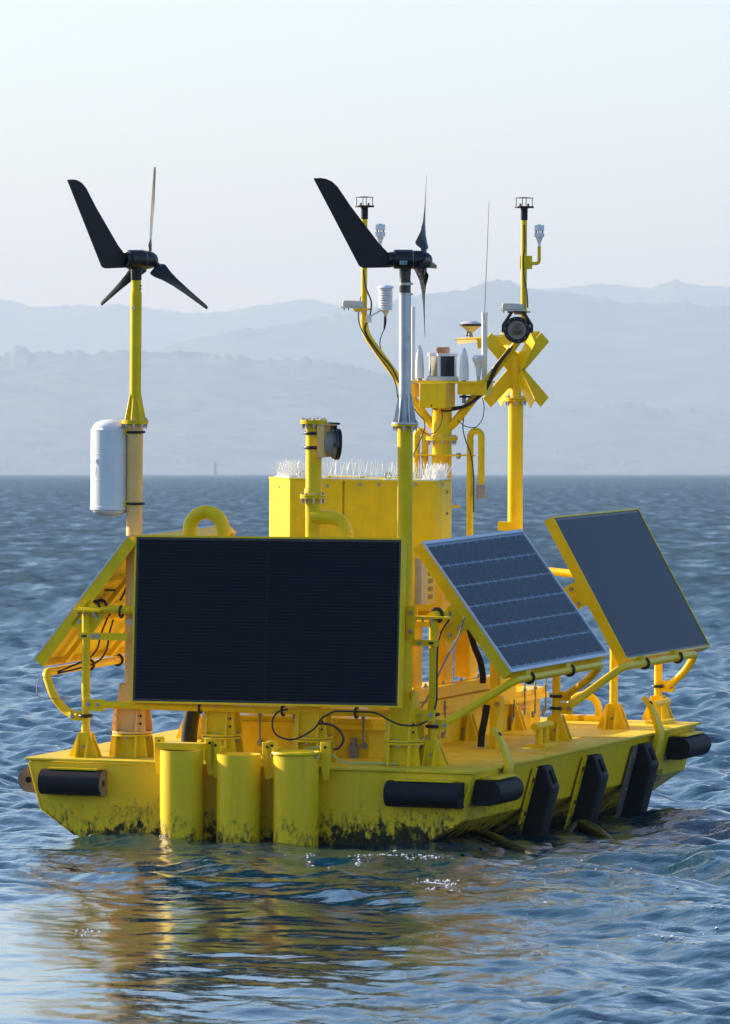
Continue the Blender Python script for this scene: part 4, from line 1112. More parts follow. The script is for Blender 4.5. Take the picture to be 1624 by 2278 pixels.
m2 = MB(); m2.tube([PC(857, 701, -.03), PC(857, 716, -.03), PC(855, 732, -.03)], [0.008, 0.010, 0.006], 10); m2.build('cable_gland', 'black', rs_)
m2 = MB(); m2.tube(spline([PC(855, 732, -.03), PC(848, 748, -.03), PC(845, 765, -.03), PC(848, 776, -.03)]), 0.0035, 6); m2.build('cable', 'cable', rs_)

# head equipment
def PH(x, y, dv=-0.02): return pv(x, y, CV + dv)
zp = pz_ + 0.007
lb = PH(985, 846)
ln = thing('signal_lantern', 'square white lantern with dark panes and an amber flasher, on the mast platform', 'lantern', V(lb.x, CV - .02, zp))
m2 = MB(); m2.lathe([(0.105, zp), (0.108, zp + 0.006), (0.104, zp + 0.026), (0.095, zp + 0.03)], (lb.x, CV - .02, 0), n=32); m2.build('base', 'cream', ln)
zl0, zl1 = zp + 0.03, PH(985, 786).z
hw = 0.060
rl = Matrix.Rotation(rad(46.8), 3, 'Z')
def RL(x, y, z): return V(lb.x, CV - .02, 0) + rl @ V(x, y, 0) + W3 * z
for sx in (-1, 1):
    for sy in (-1, 1):
        m2 = MB(); m2.box(RL(sx * hw, sy * hw, (zl0 + zl1) / 2), (0.015, 0.015, zl1 - zl0), rl); m2.build('corner_post', 'white', ln)
m2 = MB(); m2.box(RL(0, 0, zl1 - 0.008), (2 * hw + 0.03, 2 * hw + 0.03, 0.018), rl); m2.build('lid', 'white', ln)
for (dx, dy), mt in (((0, -1), 'dark_glass'), ((1, 0), 'dark_glass'), ((-1, 0), 'mirror_glass'), ((0, 1), 'dark_glass')):
    m2 = MB(); m2.box(RL(dx * (hw + 0.0), dy * (hw + 0.0), (zl0 + zl1) / 2 - 0.005), (0.008 if dx else 2 * hw - 0.022, 0.008 if dy else 2 * hw - 0.022, zl1 - zl0 - 0.012), rl); m2.build('pane', mt, ln)
m2 = MB(); za = zl1
m2.lathe([(0.045, za), (0.046, za + 0.035), (0.038, za + 0.042), (0.0, za + 0.043)], (lb.x, CV - .02, 0), n=20); am = m2.build('flasher', 'amber', ln)
def fin_antenna(label, x, y0, y1, hw_px, pole=None):
    b0, b1 = PH(x, y1, -0.08), PH(x, y0, -0.08)
    t = thing('blade_antenna', label, 'antenna', b0, 'white blade shaped antennas'); h = b1.z - b0.z; hw_ = hw_px / 350
    prof = [(hw_, 0), (hw_ * .98, h * .45), (hw_ * .82, h * .70), (hw_ * .5, h * .88), (hw_ * .2, h * .975), (0, h)]
    m2 = MB(); m2.lathe(prof, b0, n=24); m2.build('radome', 'white', t)
    if pole:
        q0, q1 = PH(x, pole, -0.08), b0
        m2 = MB(); m2.lathe([(0.013, q0.z - b0.z), (0.013, 0.005)], b0, n=16); m2.build('pole', 'grey', t)
        for f in (0.22, 0.72):
            m2 = MB(); m2.ring(b0 + W3 * (q0.z - b0.z) * f, (0, 0, 1), 0.020, 0.006, 18, 6); m2.box(b0 + W3 * (q0.z - b0.z) * f + V(0, 0.02, 0), (0.075, 0.014, 0.014)); m2.build('u_bolt', 'cable', t)
    else:
        m2 = MB(); m2.lathe([(0.018, -0.018), (0.014, 0.002)], b0, n=14); m2.build('stem', 'beige', t)
fin_antenna('white blade shaped antenna left of the lantern', 933.5, 767, 841, 10)
fin_antenna('white blade shaped antenna right of the lantern on a grey pole', 1032.5, 773, 846, 10.8, 897)
gb = PH(1064.5, 847, -0.05)
ga = thing('gps_antenna', 'white mushroom shaped antenna on the mast platform right of the lantern', 'antenna', gb)
h_ = lambda y: PH(1064.5, y, -.05).z - gb.z
m2 = MB(); m2.lathe([(0.011, -0.01), (0.011, h_(836))], gb, n=14); m2.build('stem', 'galv', ga)
m2 = MB(); m2.lathe([(0.016, h_(836)), (0.018, h_(822)), (0.032, h_(806)), (0.040, h_(803)), (0.043, h_(798)), (0.043, h_(793)), (0.036, h_(789.5)), (0.0, h_(789))], gb, n=26); m2.build('head', 'white', ga)
wb = PH(1077.5, 846, 0.03)
wa = thing('whip_antenna', 'white tube antenna with a tall thin whip, right end of the mast platform', 'antenna', wb)
m2 = MB(); wt = PH(1078, 696, 0.03); m2.tube([wb + V(0, 0, -0.02), wt], 0.019, 18); m2.build('tube', 'white', wa)
m2 = MB(); m2.lathe([(0.0215, -0.028), (0.0215, 0.003)], wt, n=18); m2.build('collar', 'white', wa)
m2 = MB(); m2.tube([wt, PH(1088, 447, 0.03)], [0.0035, 0.0016], 8); m2.build('whip', 'beige', wa)
ta_ = PH(919, 842, 0.03)
tt = thing('tube_antenna', 'slim white tube antenna standing just behind the silver mast', 'antenna', ta_)
m2 = MB(); m2.tube([ta_ + V(0, 0, -0.03), PH(919.5, 683, 0.03)], 0.0125, 14); m2.build('tube', 'white', tt)
m2 = MB(); m2.lathe([(0.0135, -0.006), (0.0135, 0.004)], PH(919.5, 683, 0.03), n=14); m2.build('cap', 'white', tt)

# ------------------------------------------------------------------ day mark mast
DV = 4.2
du = pv(1147, 1000, DV).x
zf = pv(1147, 888, DV).z
dm = thing('day_mark', 'yellow cross shaped day mark of crossed plates on its own mast at the rear', 'day mark', (du, DV, 0))
m2 = MB(); m2.lathe([(0.0505, 0.0), (0.0505, zf - 0.012)], (du, DV, 0), n=26); m2.build('mast', 'yellow', dm)
top_flange(dm, (du, DV, 0), zf, 0.075, 'yellow', 8)
q = pv(1132, 1170, DV); m2 = MB(); m2.box(q + V(-0.005, -0.03, 0), (0.11, 0.05, 0.06)); m2.build('mast_bracket', 'yellow', dm)
zc = pv(1147, 823, DV).z
m2 = MB(); m2.lathe([(0.036, zf + 0.01), (0.036, zc + 0.1)], (du, DV, 0), n=20); m2.build('core_tube', 'yellow', dm)
for k, ang in enumerate((rad(48.6), rad(138.6))):
    d = V(math.cos(ang), math.sin(ang), 0); nr = V(-d.y, d.x, 0)
    Hx, Hz, wd = 0.218, 0.212, 0.044
    for sx in (-1, 1):
        for sz in (-1, 1):
            dr = (d * sx * Hx + W3 * sz * Hz); ln_ = dr.length; dr.normalize(); sd = nr.cross(dr)
            c0 = V(du, DV, zc) + nr * (0.002 if sx > 0 else -0.002) + dr * 0.01
            m2 = MB(); m2.plate([c0 - sd * wd * 1.15, c0 + dr * ln_ - sd * wd, c0 + dr * ln_ + sd * wd, c0 + sd * wd * 1.15], nr * 0.006); m2.build('cross_arm', 'yellow', dm)
    for sz in (-1, 1):
        c0 = V(du, DV, zc)
        m2 = MB(); m2.plate([c0 - d * 0.03, c0 + d * 0.03, c0 + d * 0.115 + W3 * sz * 0.125, c0 - d * 0.115 + W3 * sz * 0.125], nr * 0.011); m2.build('web_plate', 'yellow', dm)
# angle bar on top
p0, p1 = pv(1062, 755, DV - 0.2), pv(1200, 738, DV + 0.25)
dvec = (p1 - p0).normalized(); nrm_ = dvec.cross(W3).normalized()
m2 = MB(); m2.plate([p0, p1, p1 - W3 * 0.062, p0 - W3 * 0.062], nrm_ * 0.006); m2.build('angle_bar', 'yellow', dm)
bk = pv(1025, 748, DV + 0.3)
m2 = MB(); m2.plate([p0 + W3 * 0.004 - dvec * 0.02, p1 + W3 * 0.004, p1 - nrm_ * 0.06 + W3 * 0.004, p0 - nrm_ * 0.12 - dvec * 0.10 + W3 * 0.004], W3 * 0.005); m2.build('angle_flange', 'yellow', dm)
q0, q1 = pv(1018, 752, DV + 0.05), pv(1070, 750, DV - 0.05)
m2 = MB(); m2.plate([q0, q1, q1 - W3 * 0.022, q0 - W3 * 0.045], V(0.3, -.95, 0) * 0.006); m2.build('gps_shelf', 'faded', dm)
gd = pv(1047, 748, DV)
gq = thing('gps_disc', 'flat cream disc antenna with a dark rim behind the centre mast', 'antenna', gd)
hh = lambda y: pv(1047, y, DV).z - gd.z
m2 = MB(); m2.lathe([(0.016, -.004), (0.012, hh(740)), (0.016, hh(737))], gd, n=14); m2.build('stem', 'grey', gq)
m2 = MB(); m2.lathe([(0.018, hh(739)), (0.05, hh(730)), (0.073, hh(725))], gd, n=30); m2.build('lower_shell', 'cream', gq)
m2 = MB(); m2.lathe([(0.073, hh(725)), (0.075, hh(723)), (0.073, hh(720))], gd, n=30); m2.build('rim', 'black', gq)
m2 = MB(); m2.lathe([(0.073, hh(720)), (0.05, hh(716)), (0.02, hh(713.5)), (0, hh(713))], gd, n=30); m2.build('upper_shell', 'cream', gq)
m2 = MB(); m2.tube(spline([gd + V(-.01, -.02, hh(738)), gd + V(-.02, -.025, hh(744)), gd + V(-.012, -.02, hh(748))]), 0.006, 8); m2.build('connector', 'black', gq)

# ------------------------------------------------------------------ instrument wells on the front of the hull
def well(x0, x1, ytop, label, kind):
    vb = -0.165
    a, b = pv(x0, 1760, vb - 0.0), pv(x1, 1760, vb)
    c = (a.x + b.x) / 2; r = (b.x - a.x) / 2 * 0.955
    zt_ = pv((x0 + x1) / 2, ytop, vb - r).z
    t = thing('instrument_well', label, 'tube', (c, vb, -0.7), 'tubes on the front of the hull')
    m2 = MB(); m2.lathe([(r, -0.85), (r, zt_), (r - 0.009, zt_), (r - 0.009, zt_ - 0.30)], (c, vb, 0), n=40)
    m2.build('tube', 'well', t)
    m2 = MB(); m2.lathe([(r - 0.010, -0.35), (r - 0.010, -0.34)], (c, vb, 0), n=24); m2.build('tube_floor', 'hole', t)
    for sx in (-1, 1):
        uo = c + sx * (r + 0.035)
        poly = [V(uo - 0.034, vb + 0.05, zt_ + 0.075), V(uo + 0.034, vb + 0.05, zt_ + 0.075), V(uo + 0.034, vb + 0.05, zt_ - 0.05), V(uo + 0.022, vb + 0.05, zt_ - 0.16), V(uo - 0.012, vb + 0.05, zt_ - 0.16), V(uo - 0.034, vb + 0.05, zt_ - 0.05)]
        m2 = MB(); m2.plate(poly, V(0, 0.014, 0)); ea = m2.build('ear', 'yellow', t, bevel=0.004)
        m2 = MB(); m2.lathe([(0.009, 0), (0.009, 0.002)], V(uo, vb + 0.0425, zt_ + 0.045), (0, -1, 0), 12); m2.build('ear_hole', 'hole', ea)
        m2 = MB(); m2.box((uo - sx * 0.02, vb + 0.11, zt_ - 0.04), (0.012, 0.12, 0.14)); m2.build('ear_web', 'yellow', t)
    if kind == 'lid':
        m2 = MB(); m2.box((c - 0.01, vb + 0.03, zt_ + 0.022), (2 * r + 0.05, 0.12, 0.042)); m2.build('cover_bar', 'yellow', t)
        m2 = MB(); m2.lathe([(r - 0.01, zt_ - 0.02), (r - 0.01, zt_ - 0.012)], (c, vb, 0), n=28); m2.build('inner_lid', 'rust', t)
    if kind == 'rim':
        m2 = MB(); m2.ring((c, vb, zt_ + 0.008), (0, 0, 1), r + 0.003, 0.011, 40, 8); m2.build('rim', 'yellow', t)
        m2 = MB(); m2.lathe([(r - 0.004, zt_), (r - 0.004, zt_ + 0.006)], (c, vb, 0), n=32); m2.build('inner_lid', 'yellow', t)
        for sx in (-1, 1): bolt(t, V(c + sx * (r + .01), vb - 0.03, zt_ - 0.002), -W3, 0.010, 0.014)
    return t
well(357, 451, 1672, 'yellow tube on the hull front with a flat bar across its mouth', 'lid')
well(483, 579, 1681, 'open yellow tube on the hull front, the middle one of three', 'open')
well(609, 708, 1682, 'yellow tube with a rolled rim on the hull front, the rightmost of three', 'rim')

# ------------------------------------------------------------------ rubber fenders
def d_section(r, flat):   # half-round section: x outward, y across
    pts = [(0, -r), (flat, -r)]
    pts += [(flat + r * math.cos(t), r * math.sin(t)) for t in np.linspace(-math.pi / 2, math.pi / 2, 13)][1:-1]
    pts += [(flat, r), (0, r)]
    return pts
def fender(label, c, along, out, length, r, flat, bracket=True, cut=('rubber_cut', 'rubber_cut'), hole=True, slant=0.0):
    c, al, ou = V(c), V(along).normalized(), V(out).normalized()
    ac = al.cross(ou)
    t = thing('fender', label, 'fender', c, 'black rubber fenders on the hull')
    sec_ = d_section(r, flat); n_ = len(sec_)
    m2 = MB()
    ends = (-length / 2, length / 2)
    vs = [c + al * e_ + ou * x + ac * y for e_ in ends for x, y in sec_]
    m2.add(vs, [(i, (i + 1) % n_, n_ + (i + 1) % n_, n_ + i) for i in range(n_)], True)
    m2.build('rubber_body', 'rubber', t)
    for e_, sg_, mt in ((ends[0], -1, cut[0]), (ends[1], 1, cut[1])):
        m2 = MB(); m2.add([c + al * e_ + ou * x + ac * y for x, y in sec_], [tuple(range(n_)) if sg_ > 0 else tuple(range(n_))[::-1]]); cf_ = m2.build('cut_face', mt, t)
        if hole:
            m2 = MB(); m2.lathe([(r * .26, 0), (r * .26, 0.002)], c + al * e_ + ou * (flat + r * .08), al * sg_, 16); m2.build('bore', 'hole', t)
    if bracket:
        m2 = MB(); m2.box(c + ac * 0 + W3 * (r + 0.007) + ou * (flat * .7), (length * .8, flat * 1.5, 0.010), Matrix((al, ou, al.cross(ou))).transposed()); m2.build('top_strip', 'yellow', t)
        for f in (-.25, .25): bolt(t, c + al * length * f + W3 * (r + 0.012) + ou * flat * .6, W3, 0.008, 0.006)
    return t
zfd = -0.132
fn_out = V(0, -1, 0)
q0, q1 = pv(87, 1740, -0.09), pv(230, 1740, -0.09)
fender('black rubber fender with a drilled pale cut end at the left of the hull front', ((q0.x + q1.x) / 2, -0.002, -0.135), (1, 0, 0), fn_out, q1.x - q0.x - 0.02, 0.080, 0.06)
q0, q1 = pv(862, 1762, -0.09), pv(1026, 1762, -0.09)
fender('black rubber fender at the right of the hull front below the corner post', ((q0.x + q1.x) / 2 - 0.01, -0.002, -0.137), (1, 0, 0), fn_out, q1.x - q0.x, 0.080, 0.06, cut=('rubber', 'rubber'))
so = V(1, 0, -0.27).normalized()
fender('black rubber fender on the right hull side just behind the near corner', (1.455, 0.33, -0.13), (0, 1, 0), (1, 0, 0), 0.45, 0.080, 0.10, cut=('rubber', 'rubber'))
fender('black rubber fender on the right hull side at the far corner', (1.45, 4.32, -0.125), (0, 1, 0), (1, 0, 0), 0.48, 0.076, 0.085, cut=('rubber', 'rubber'))
fender('short black rubber fender on the far end of the hull, right corner', (1.15, 4.69, -0.07), (1, 0, 0), (0, 1, 0), 0.5, 0.07, 0.05, bracket=False, cut=('rubber', 'rubber'))
fender('black rubber fender on the left hull side, its pale drilled end showing', (-1.455, 0.32, -0.14), (0, -1, 0), (-1, 0, 0), 0.45, 0.08, 0.06)
# upright fenders on the right side
def upright_fender(label, v, steel):
    uo, wo = HW + 0.0, -0.03
    top_, bot_ = V(1.475, v, -0.045), V(1.30, v, -0.72)
    al = (top_ - bot_).normalized(); out = V(1, 0, 0); out = (out - al * out.dot(al)).normalized()
    t = thing('fender', label, 'fender', bot_, 'black rubber fenders on the hull')
    w_ = 0.085; th = 0.135
    L_ = (top_ - bot_).length
    prof = [(0, 0), (0, L_), (0.05, L_ + 0.012), (th, L_ - 0.11), (th, 0)]
    m2 = MB(); m2.plate([bot_ + out * x + al * y for x, y in prof], V(0, 2 * w_, 0)); m2.build('rubber_body', 'rubber', t, bevel=0.012)
    m2 = MB(); c = bot_ + out * 0.092 + al * (L_ - 0.050)
    sl = (al * -0.132 + out * 0.11).normalized(); nn_ = V(0, 1, 0).cross(sl); nn_ = nn_ if nn_.dot(al) > 0 else -nn_
    m2.box(c + nn_ * 0.004, (0.045, 0.09, 0.02), Matrix((V(0, 1, 0), sl, nn_)).transposed()); m2.build('bolt_slot', 'hole', t)
    m2 = MB(); c = (top_ + bot_) / 2 + out * 0.008 - V(0, w_ + 0.045, 0)
    m2.box(c, (0.012, 0.09 if steel else 0.075, L_ * 0.98), Matrix((out, V(0, 1, 0), al)).transposed()); m2.build('side_strip', 'plate_steel' if steel else 'hull', t)
    if not steel:
        for f in (0.80, 0.47):
            m2 = MB(); m2.box(bot_ + al * L_ * f + out * 0.0155 - V(0, w_ + 0.05, 0), (0.0015, 0.014, 0.085), Matrix((out, V(0, 1, 0), al)).transposed()); m2.build('rust_run', 'rust_stain', t)
    for f in (0.88, 0.56): bolt(t, bot_ + al * L_ * f + out * 0.015 - V(0, w_ + 0.05, 0), out, 0.013, 0.010, 'rust' if not steel else 'steel')
    return t
for (x, y), lb_, stl in (((1226, 1700), 'upright black rubber fender with a notched top on the right hull side, nearest the viewer', False), ((1336, 1672), 'upright black rubber fender on the right hull side, second from the near corner', False), ((1448, 1646), 'upright black rubber fender beside a bare steel strip on the right hull side', True)):
    upright_fender(lb_, pu(x, y, 1.55).y + 0.02, stl)

# ------------------------------------------------------------------ hoses and cables
def cable(label, pts, r=0.0045, name='cable', material='cable', cat='cable', n=8):
    pts = [V(p) for p in pts]
    m2 = MB(); m2.tube(spline(pts, 8), r, n)
    return single(m2, name, material, label, cat, pts[0])
q = pd(420, 1662)
cable('thick black hose rising from the foredeck between the two left masts', [V(q.x, q.y, 0.005), V(q.x + .01, q.y, 0.15), V(q.x + 0.06, q.y + .02, 0.45), V(q.x + 0.10, q.y + .05, 0.75)], 0.052, 'hose', 'rubber', 'hose', 16)
cable('thick dark hose curving down behind the blue gridded panel to the skid beam', [pv(1038, 1370, 2.3), pv(1046, 1405, 2.3), pv(1056, 1440, 2.3), pv(1068, 1470, 2.3), pv(1074, 1500, 2.3), pv(1074, 1520, 2.3)], 0.021, 'hose', 'rubber', 'hose', 14)
q = V(su - 0.075, sv - 0.03, 0)
cable('short black drain hose with steel clamps beside the square deck post', [V(q.x - .01, q.y, 0.02), V(q.x - 0.005, q.y, 0.10), V(q.x + 0.015, q.y, 0.2), V(q.x + 0.03, q.y, 0.29)], 0.023, 'hose', 'rubber', 'hose', 14)
cable('black cable strapped along the left arm of the centre mast', [PC(808, 600, -.03), PC(814, 640, -.03), PC(826, 672, -.03), PC(822, 705, -.03), PC(812, 735, -.03), PC(838, 778, -.04), PC(870, 815, -.04), PC(888, 850, -.04)], 0.0055)
cable('thin black cable down the left side of the left arm', [PC(803, 660, -.02), PC(798, 690, -.03), PC(801, 725, -.03), PC(830, 775, -.04), PC(875, 840, -.04), PC(885, 885, -.04)], 0.004)
cable('black cable bundle strapped down the right arm of the centre mast', [PC(1135, 775, -.045), PC(1115, 800, -.045), PC(1100, 820, -.045), PC(1085, 855, -.05), PC(1062, 885, -.05), PC(1035, 903, -.05), PC(1005, 909, -.05)], 0.011)
cable('black cable looping under the right arm below the bundle', [PC(1140, 770, -.05), PC(1108, 815, -.05), PC(1080, 870, -.06), PC(1045, 900, -.06), PC(1010, 912, -.06), PC(985, 914, -.06), PC(965, 908, -.06)], 0.006)
cable('thin black cable down the right mast arm pole', [PC(1166, 500, -.025), PC(1167, 550, -.025), PC(1163, 575, -.025), PC(1166, 620, -.025), PC(1172, 650, -.025), PC(1174, 685, -.025)], 0.005)
cable('thin black cable looping from the bracket plate down to the right arm', [PC(1073, 885, -.05), PC(1077, 905, -.05), PC(1073, 932, -.05), PC(1058, 950, -.05), PC(1035, 948, -.05), PC(1018, 935, -.05)], 0.003)
cable('thin black cable looping under the instrument box to the silver mast', [PC(983, 910, -.09), PC(983, 935, -.09), PC(970, 960, -.09), PC(950, 965, -.09), PC(930, 950, -.09)], 0.003)
cable('thin black cable running down the right cane vent', [PC(1031, 930, -.05), PC(1030, 955, -.05), PC(1036, 980, -.05), PC(1047, 1010, -.04), PC(1053, 1050, -.035), PC(1054, 1090, -.035), PC(1053, 1140, -.035)], 0.004)
cable('thin black cable running down the left cane vent', [PC(900, 880, -.05), PC(930, 920, -.05), PC(943, 935, -.05), PC(944, 955, -.05), PC(932, 985, -.05), PC(920, 1010, -.05)], 0.004)
fv = 0.12
def PF(x, y): return pv(x, y, fv)
cable('black cable looping below the front panel to the left of the deck hatch', [PF(640, 1578), PF(618, 1584), PF(606, 1605), PF(612, 1632), PF(640, 1645), PF(668, 1640), PF(700, 1620), PF(716, 1598), PF(745, 1582)], 0.006)
cable('black cable hanging in a hook shaped bend below the front panel', [PF(710, 1610), PF(735, 1612), PF(755, 1625), PF(764, 1645), PF(755, 1662), PF(742, 1668)], 0.008)
cable('black cable swagged from the front panel rail to the right corner post', [PF(745, 1582), PF(790, 1583), PF(835, 1586), PF(862, 1600), PF(890, 1612), PF(925, 1614), PF(952, 1604)], 0.006)
cable('black cable zip tied to the right corner post', [pv(1000, 1378, .40), pv(982, 1405, .385), pv(974, 1440, .385), pv(972, 1500, .385), pv(971, 1560, .385), pv(962, 1590, .385)], 0.006)
cable('grey braided cable slanting from the upper rail to the corner post', [pv(1034, 1372, .6), pv(1018, 1420, .6), pv(990, 1470, .5), pv(955, 1545, .42), pv(936, 1575, .4)], 0.006, material='grey')
cable('black cable on the back of the left panel hanging to the bent rail', [pv(240, 1372, .4), pv(225, 1410, .4), pv(215, 1445, .4), pv(190, 1468, .4), pv(120, 1498, .4)], 0.006)
cable('second black cable from the upper left rail down to the bent rail', [pv(252, 1378, .4), pv(243, 1410, .4), pv(235, 1450, .4), pv(205, 1478, .4), pv(118, 1500, .4)], 0.006)
cable('pale thin cable looping outside the bent left rail', [pu(98, 1505, -1.47), pu(84, 1518, -1.47), pu(83, 1545, -1.45), pu(100, 1553, -1.42), pv(160, 1556, .3)], 0.003, material='grey')

# ------------------------------------------------------------------ water
def water_material():
    m = bpy.data.materials.new('sea'); m.use_nodes = True
    nt = m.node_tree; L = nt.links; b = nt.nodes['Principled BSDF']
    b.inputs['Base Color'].default_value = (0.002, 0.034, 0.054, 1)
    b.inputs['Roughness'].default_value = 0.03
    b.inputs['IOR'].default_value = 1.333
    g = nt.nodes.new('ShaderNodeNewGeometry')
    def noise(sc, scale, det):
        mp = nt.nodes.new('ShaderNodeMapping'); mp.inputs['Scale'].default_value = sc
        mp.inputs['Rotation'].default_value = (0, 0, rad(12))
        L.new(g.outputs['Position'], mp.inputs['Vector'])
        n = nt.nodes.new('ShaderNodeTexNoise'); n.inputs['Scale'].default_value = scale; n.inputs['Detail'].default_value = det
        L.new(mp.outputs[0], n.inputs['Vector']); return n.outputs['Fac']
    def M(op, a, c):
        n = nt.nodes.new('ShaderNodeMath'); n.operation = op
        for i, s in enumerate((a, c)):
            if isinstance(s, (int, float)): n.inputs[i].default_value = s
            else: L.new(s, n.inputs[i])
        return n.outputs[0]
    def attr(nm):
        n = nt.nodes.new('ShaderNodeAttribute'); n.attribute_name = nm; return n.outputs['Fac']
    calm, lod = attr('calm'), attr('lod')
    h = M('ADD', M('MULTIPLY', noise((1.0, 0.8, 1), 8.0, 5), 0.017), M('MULTIPLY', noise((1.0, 0.8, 1), 24.0, 3), 0.0045))
    h = M('MULTIPLY', h, M('SUBTRACT', 1.0, M('MULTIPLY', calm, 0.88)))
    h2 = M('ADD', M('MULTIPLY', noise((1.0, 0.7, 1), 2.0, 5), 0.10), M('MULTIPLY', noise((1.0, 0.7, 1), 0.6, 4), 0.22))
    h = M('ADD', h, M('MULTIPLY', h2, lod))
    # waves too small for the mesh far off act as surface roughness
    gust = M('ADD', M('MULTIPLY', M('SUBTRACT', noise((1.0, 0.09, 1), 0.75, 7), 0.5), 1.15), M('MULTIPLY', M('SUBTRACT', noise((1.0, 0.12, 1), 1.6, 5), 0.5), 0.9))
    rr = M('ADD', 0.04, M('MULTIPLY', lod, M('MAXIMUM', M('ADD', 0.41, gust), 0.14)))
    L.new(M('ADD', rr, M('MULTIPLY', M('SUBTRACT', 1.0, calm), 0.06)), b.inputs['Roughness'])
    bp = nt.nodes.new('ShaderNodeBump'); bp.inputs['Strength'].default_value = 1.0; bp.inputs['Distance'].default_value = 1.0
    L.new(h, bp.inputs['Height'])
    L.new(bp.outputs[0], b.inputs['Normal'])
    MATS['sea'] = m
water_material()

SEA_Z = -0.06
def sea_height(X, Y):
    """sum of wind waves; short ones damped in the slick in the lee of the buoy"""
    rng = np.random.default_rng(5)
    Z = np.zeros_like(X)
    D = np.sqrt(X * X + Y * Y)
    # lee: calm water in front of the buoy
    lee = np.exp(-(((X + 0.6) / 2.6) ** 2 + ((Y - 41.0) / 8.5) ** 2))
    left = np.exp(-(((X + 2.2) / 1.6) ** 2 + ((Y - 36.0) / 6.0) ** 2))
    calm = np.clip(0.85 * lee + 0.75 * left, 0, 0.90)
    lams = np.exp(rng.uniform(math.log(0.16), math.log(5.5), 190))
    th0 = rad(205)
    for lam in lams:
        k = 2 * math.pi / lam
        th = th0 + rng.normal(0, 0.62 if lam < 1.5 else 0.40)
        ph = rng.uniform(0, 2 * math.pi)
        slope = (0.031 if lam < 0.8 else 0.0165) if lam < 1.6 else 0.0085 * (1.6 / lam) ** 0.6
        amp = slope * lam / (2 * math.pi) * 1.5
        damp = 1 - calm * (1.0 if lam < 0.9 else (0.8 if lam < 1.8 else 0.6))
        # fade waves the local grid cannot carry
        fade = np.clip((lam * 380.0 / np.maximum(D, 1) - 0.6) / 1.2, 0, 1) if lam < 4 else 1.0
        a = k * (X * math.cos(th) + Y * math.sin(th)) + ph
        s_ = np.sin(a)
        Z += amp * damp * fade * (s_ + 0.22 * np.cos(2 * a))
    # the hull damps the waves close around it
    hull_d = np.exp(-(((X + 0.3) / 2.6) ** 2 + ((Y - 51.5) / 3.6) ** 2))
    Z = Z * (1 - 0.62 * hull_d) + SEA_Z
    # water heaped up where it streams past the far right corner
    Z += 0.095 * np.exp(-(((X - 2.15) / 0.55) ** 2 + ((Y - 52.6) / 0.9) ** 2)) + 0.035 * np.exp(-(((X - 1.2) / 0.9) ** 2 + ((Y - 49.0) / 0.5) ** 2)) * np.sin(X * 9 + Y * 5)
    return Z, calm, np.clip((D - 52.0) / 120.0, 0, 1)

def make_sea():
    ys = [14.0]
    while ys[-1] < 26000:
        y = ys[-1]
        step = max(0.055, y * y * 2.1e-5) if y < 400 else y * 0.012
        if y < 30: step = 0.12
        ys.append(y + step)
    ys = np.array(ys)
    near = ys < 3000
    nx = 620
    t = np.linspace(-1, 1, nx)
    t = np.sign(t) * (0.50 * np.abs(t) + 0.50 * np.abs(t) ** 4)
    half = np.maximum(6.0, ys * 0.115)
    X = half[:, None] * t[None, :]
    Y = np.repeat(ys[:, None], nx, 1)
    Z, calm, lod = sea_height(X, Y)
    far = np.clip((Y - 1200) / 2500, 0, 1)
    edge = np.clip((1 - np.abs(t)) / 0.02, 0, 1)[None, :]
    Z = SEA_Z + (Z - SEA_Z) * (1 - far) * edge
    ny = len(ys)
    co = np.stack([X, Y, Z], -1).reshape(-1, 3).astype(np.float32)
    idx = np.arange(ny * nx).reshape(ny, nx)
    q = np.stack([idx[:-1, :-1], idx[:-1, 1:], idx[1:, 1:], idx[1:, :-1]], -1).reshape(-1, 4)
    # wide flat skirt on both sides and behind the camera
    extra = []; faces = [q]
    base = len(co); pts = []
    SX = 9000.0
    lcol = idx[:, 0]; rcol = idx[:, -1]
    Ls = np.stack([np.full(ny, -SX), ys, np.full(ny, SEA_Z)], -1); Rs = np.stack([np.full(ny, SX), ys, np.full(ny, SEA_Z)], -1)
    co = np.concatenate([co, Ls, Rs]).astype(np.float32)
    li = base + np.arange(ny); ri = base + ny + np.arange(ny)
    faces.append(np.stack([li[:-1], lcol[:-1], lcol[1:], li[1:]], -1))
    faces.append(np.stack([rcol[:-1], ri[:-1], ri[1:], rcol[1:]], -1))
    # behind
    b0 = len(co)
    bk = np.array([[-SX, -1500, SEA_Z], [SX, -1500, SEA_Z]], np.float32); co = np.concatenate([co, bk])
    q = np.concatenate(faces)
    me = bpy.data.meshes.new('sea')
    me.vertices.add(len(co)); me.vertices.foreach_set('co', co.ravel())
    fr_idx = idx[0, :]
    ng = [b0, b0 + 1, ri[0]] + list(fr_idx[::-1]) + [li[0]]
    nl = q.size + len(ng)
    me.loops.add(nl); me.polygons.add(len(q) + 1)
    me.loops.foreach_set('vertex_index', np.concatenate([q.ravel(), np.array(ng)]).astype(np.int32))
    ls = np.concatenate([np.arange(len(q)) * 4, [q.size]]).astype(np.int32)
    me.polygons.foreach_set('loop_start', ls)
    me.polygons.foreach_set('use_smooth', np.ones(len(q) + 1, bool))
    me.update(calc_edges=True); me.validate()
    for nm, arr, fill in (('calm', calm, 0.0), ('lod', lod, 1.0)):
        at = me.attributes.new(nm, 'FLOAT', 'POINT')
        at.data.foreach_set('value', np.concatenate([arr.ravel(), np.full(len(co) - arr.size, fill)]).astype(np.float32))
    me.materials.append(MATS['sea'])
    o_ = bpy.data.objects.new('sea', me); COL.objects.link(o_); o_['kind'] = 'structure'
    return o_
make_sea()

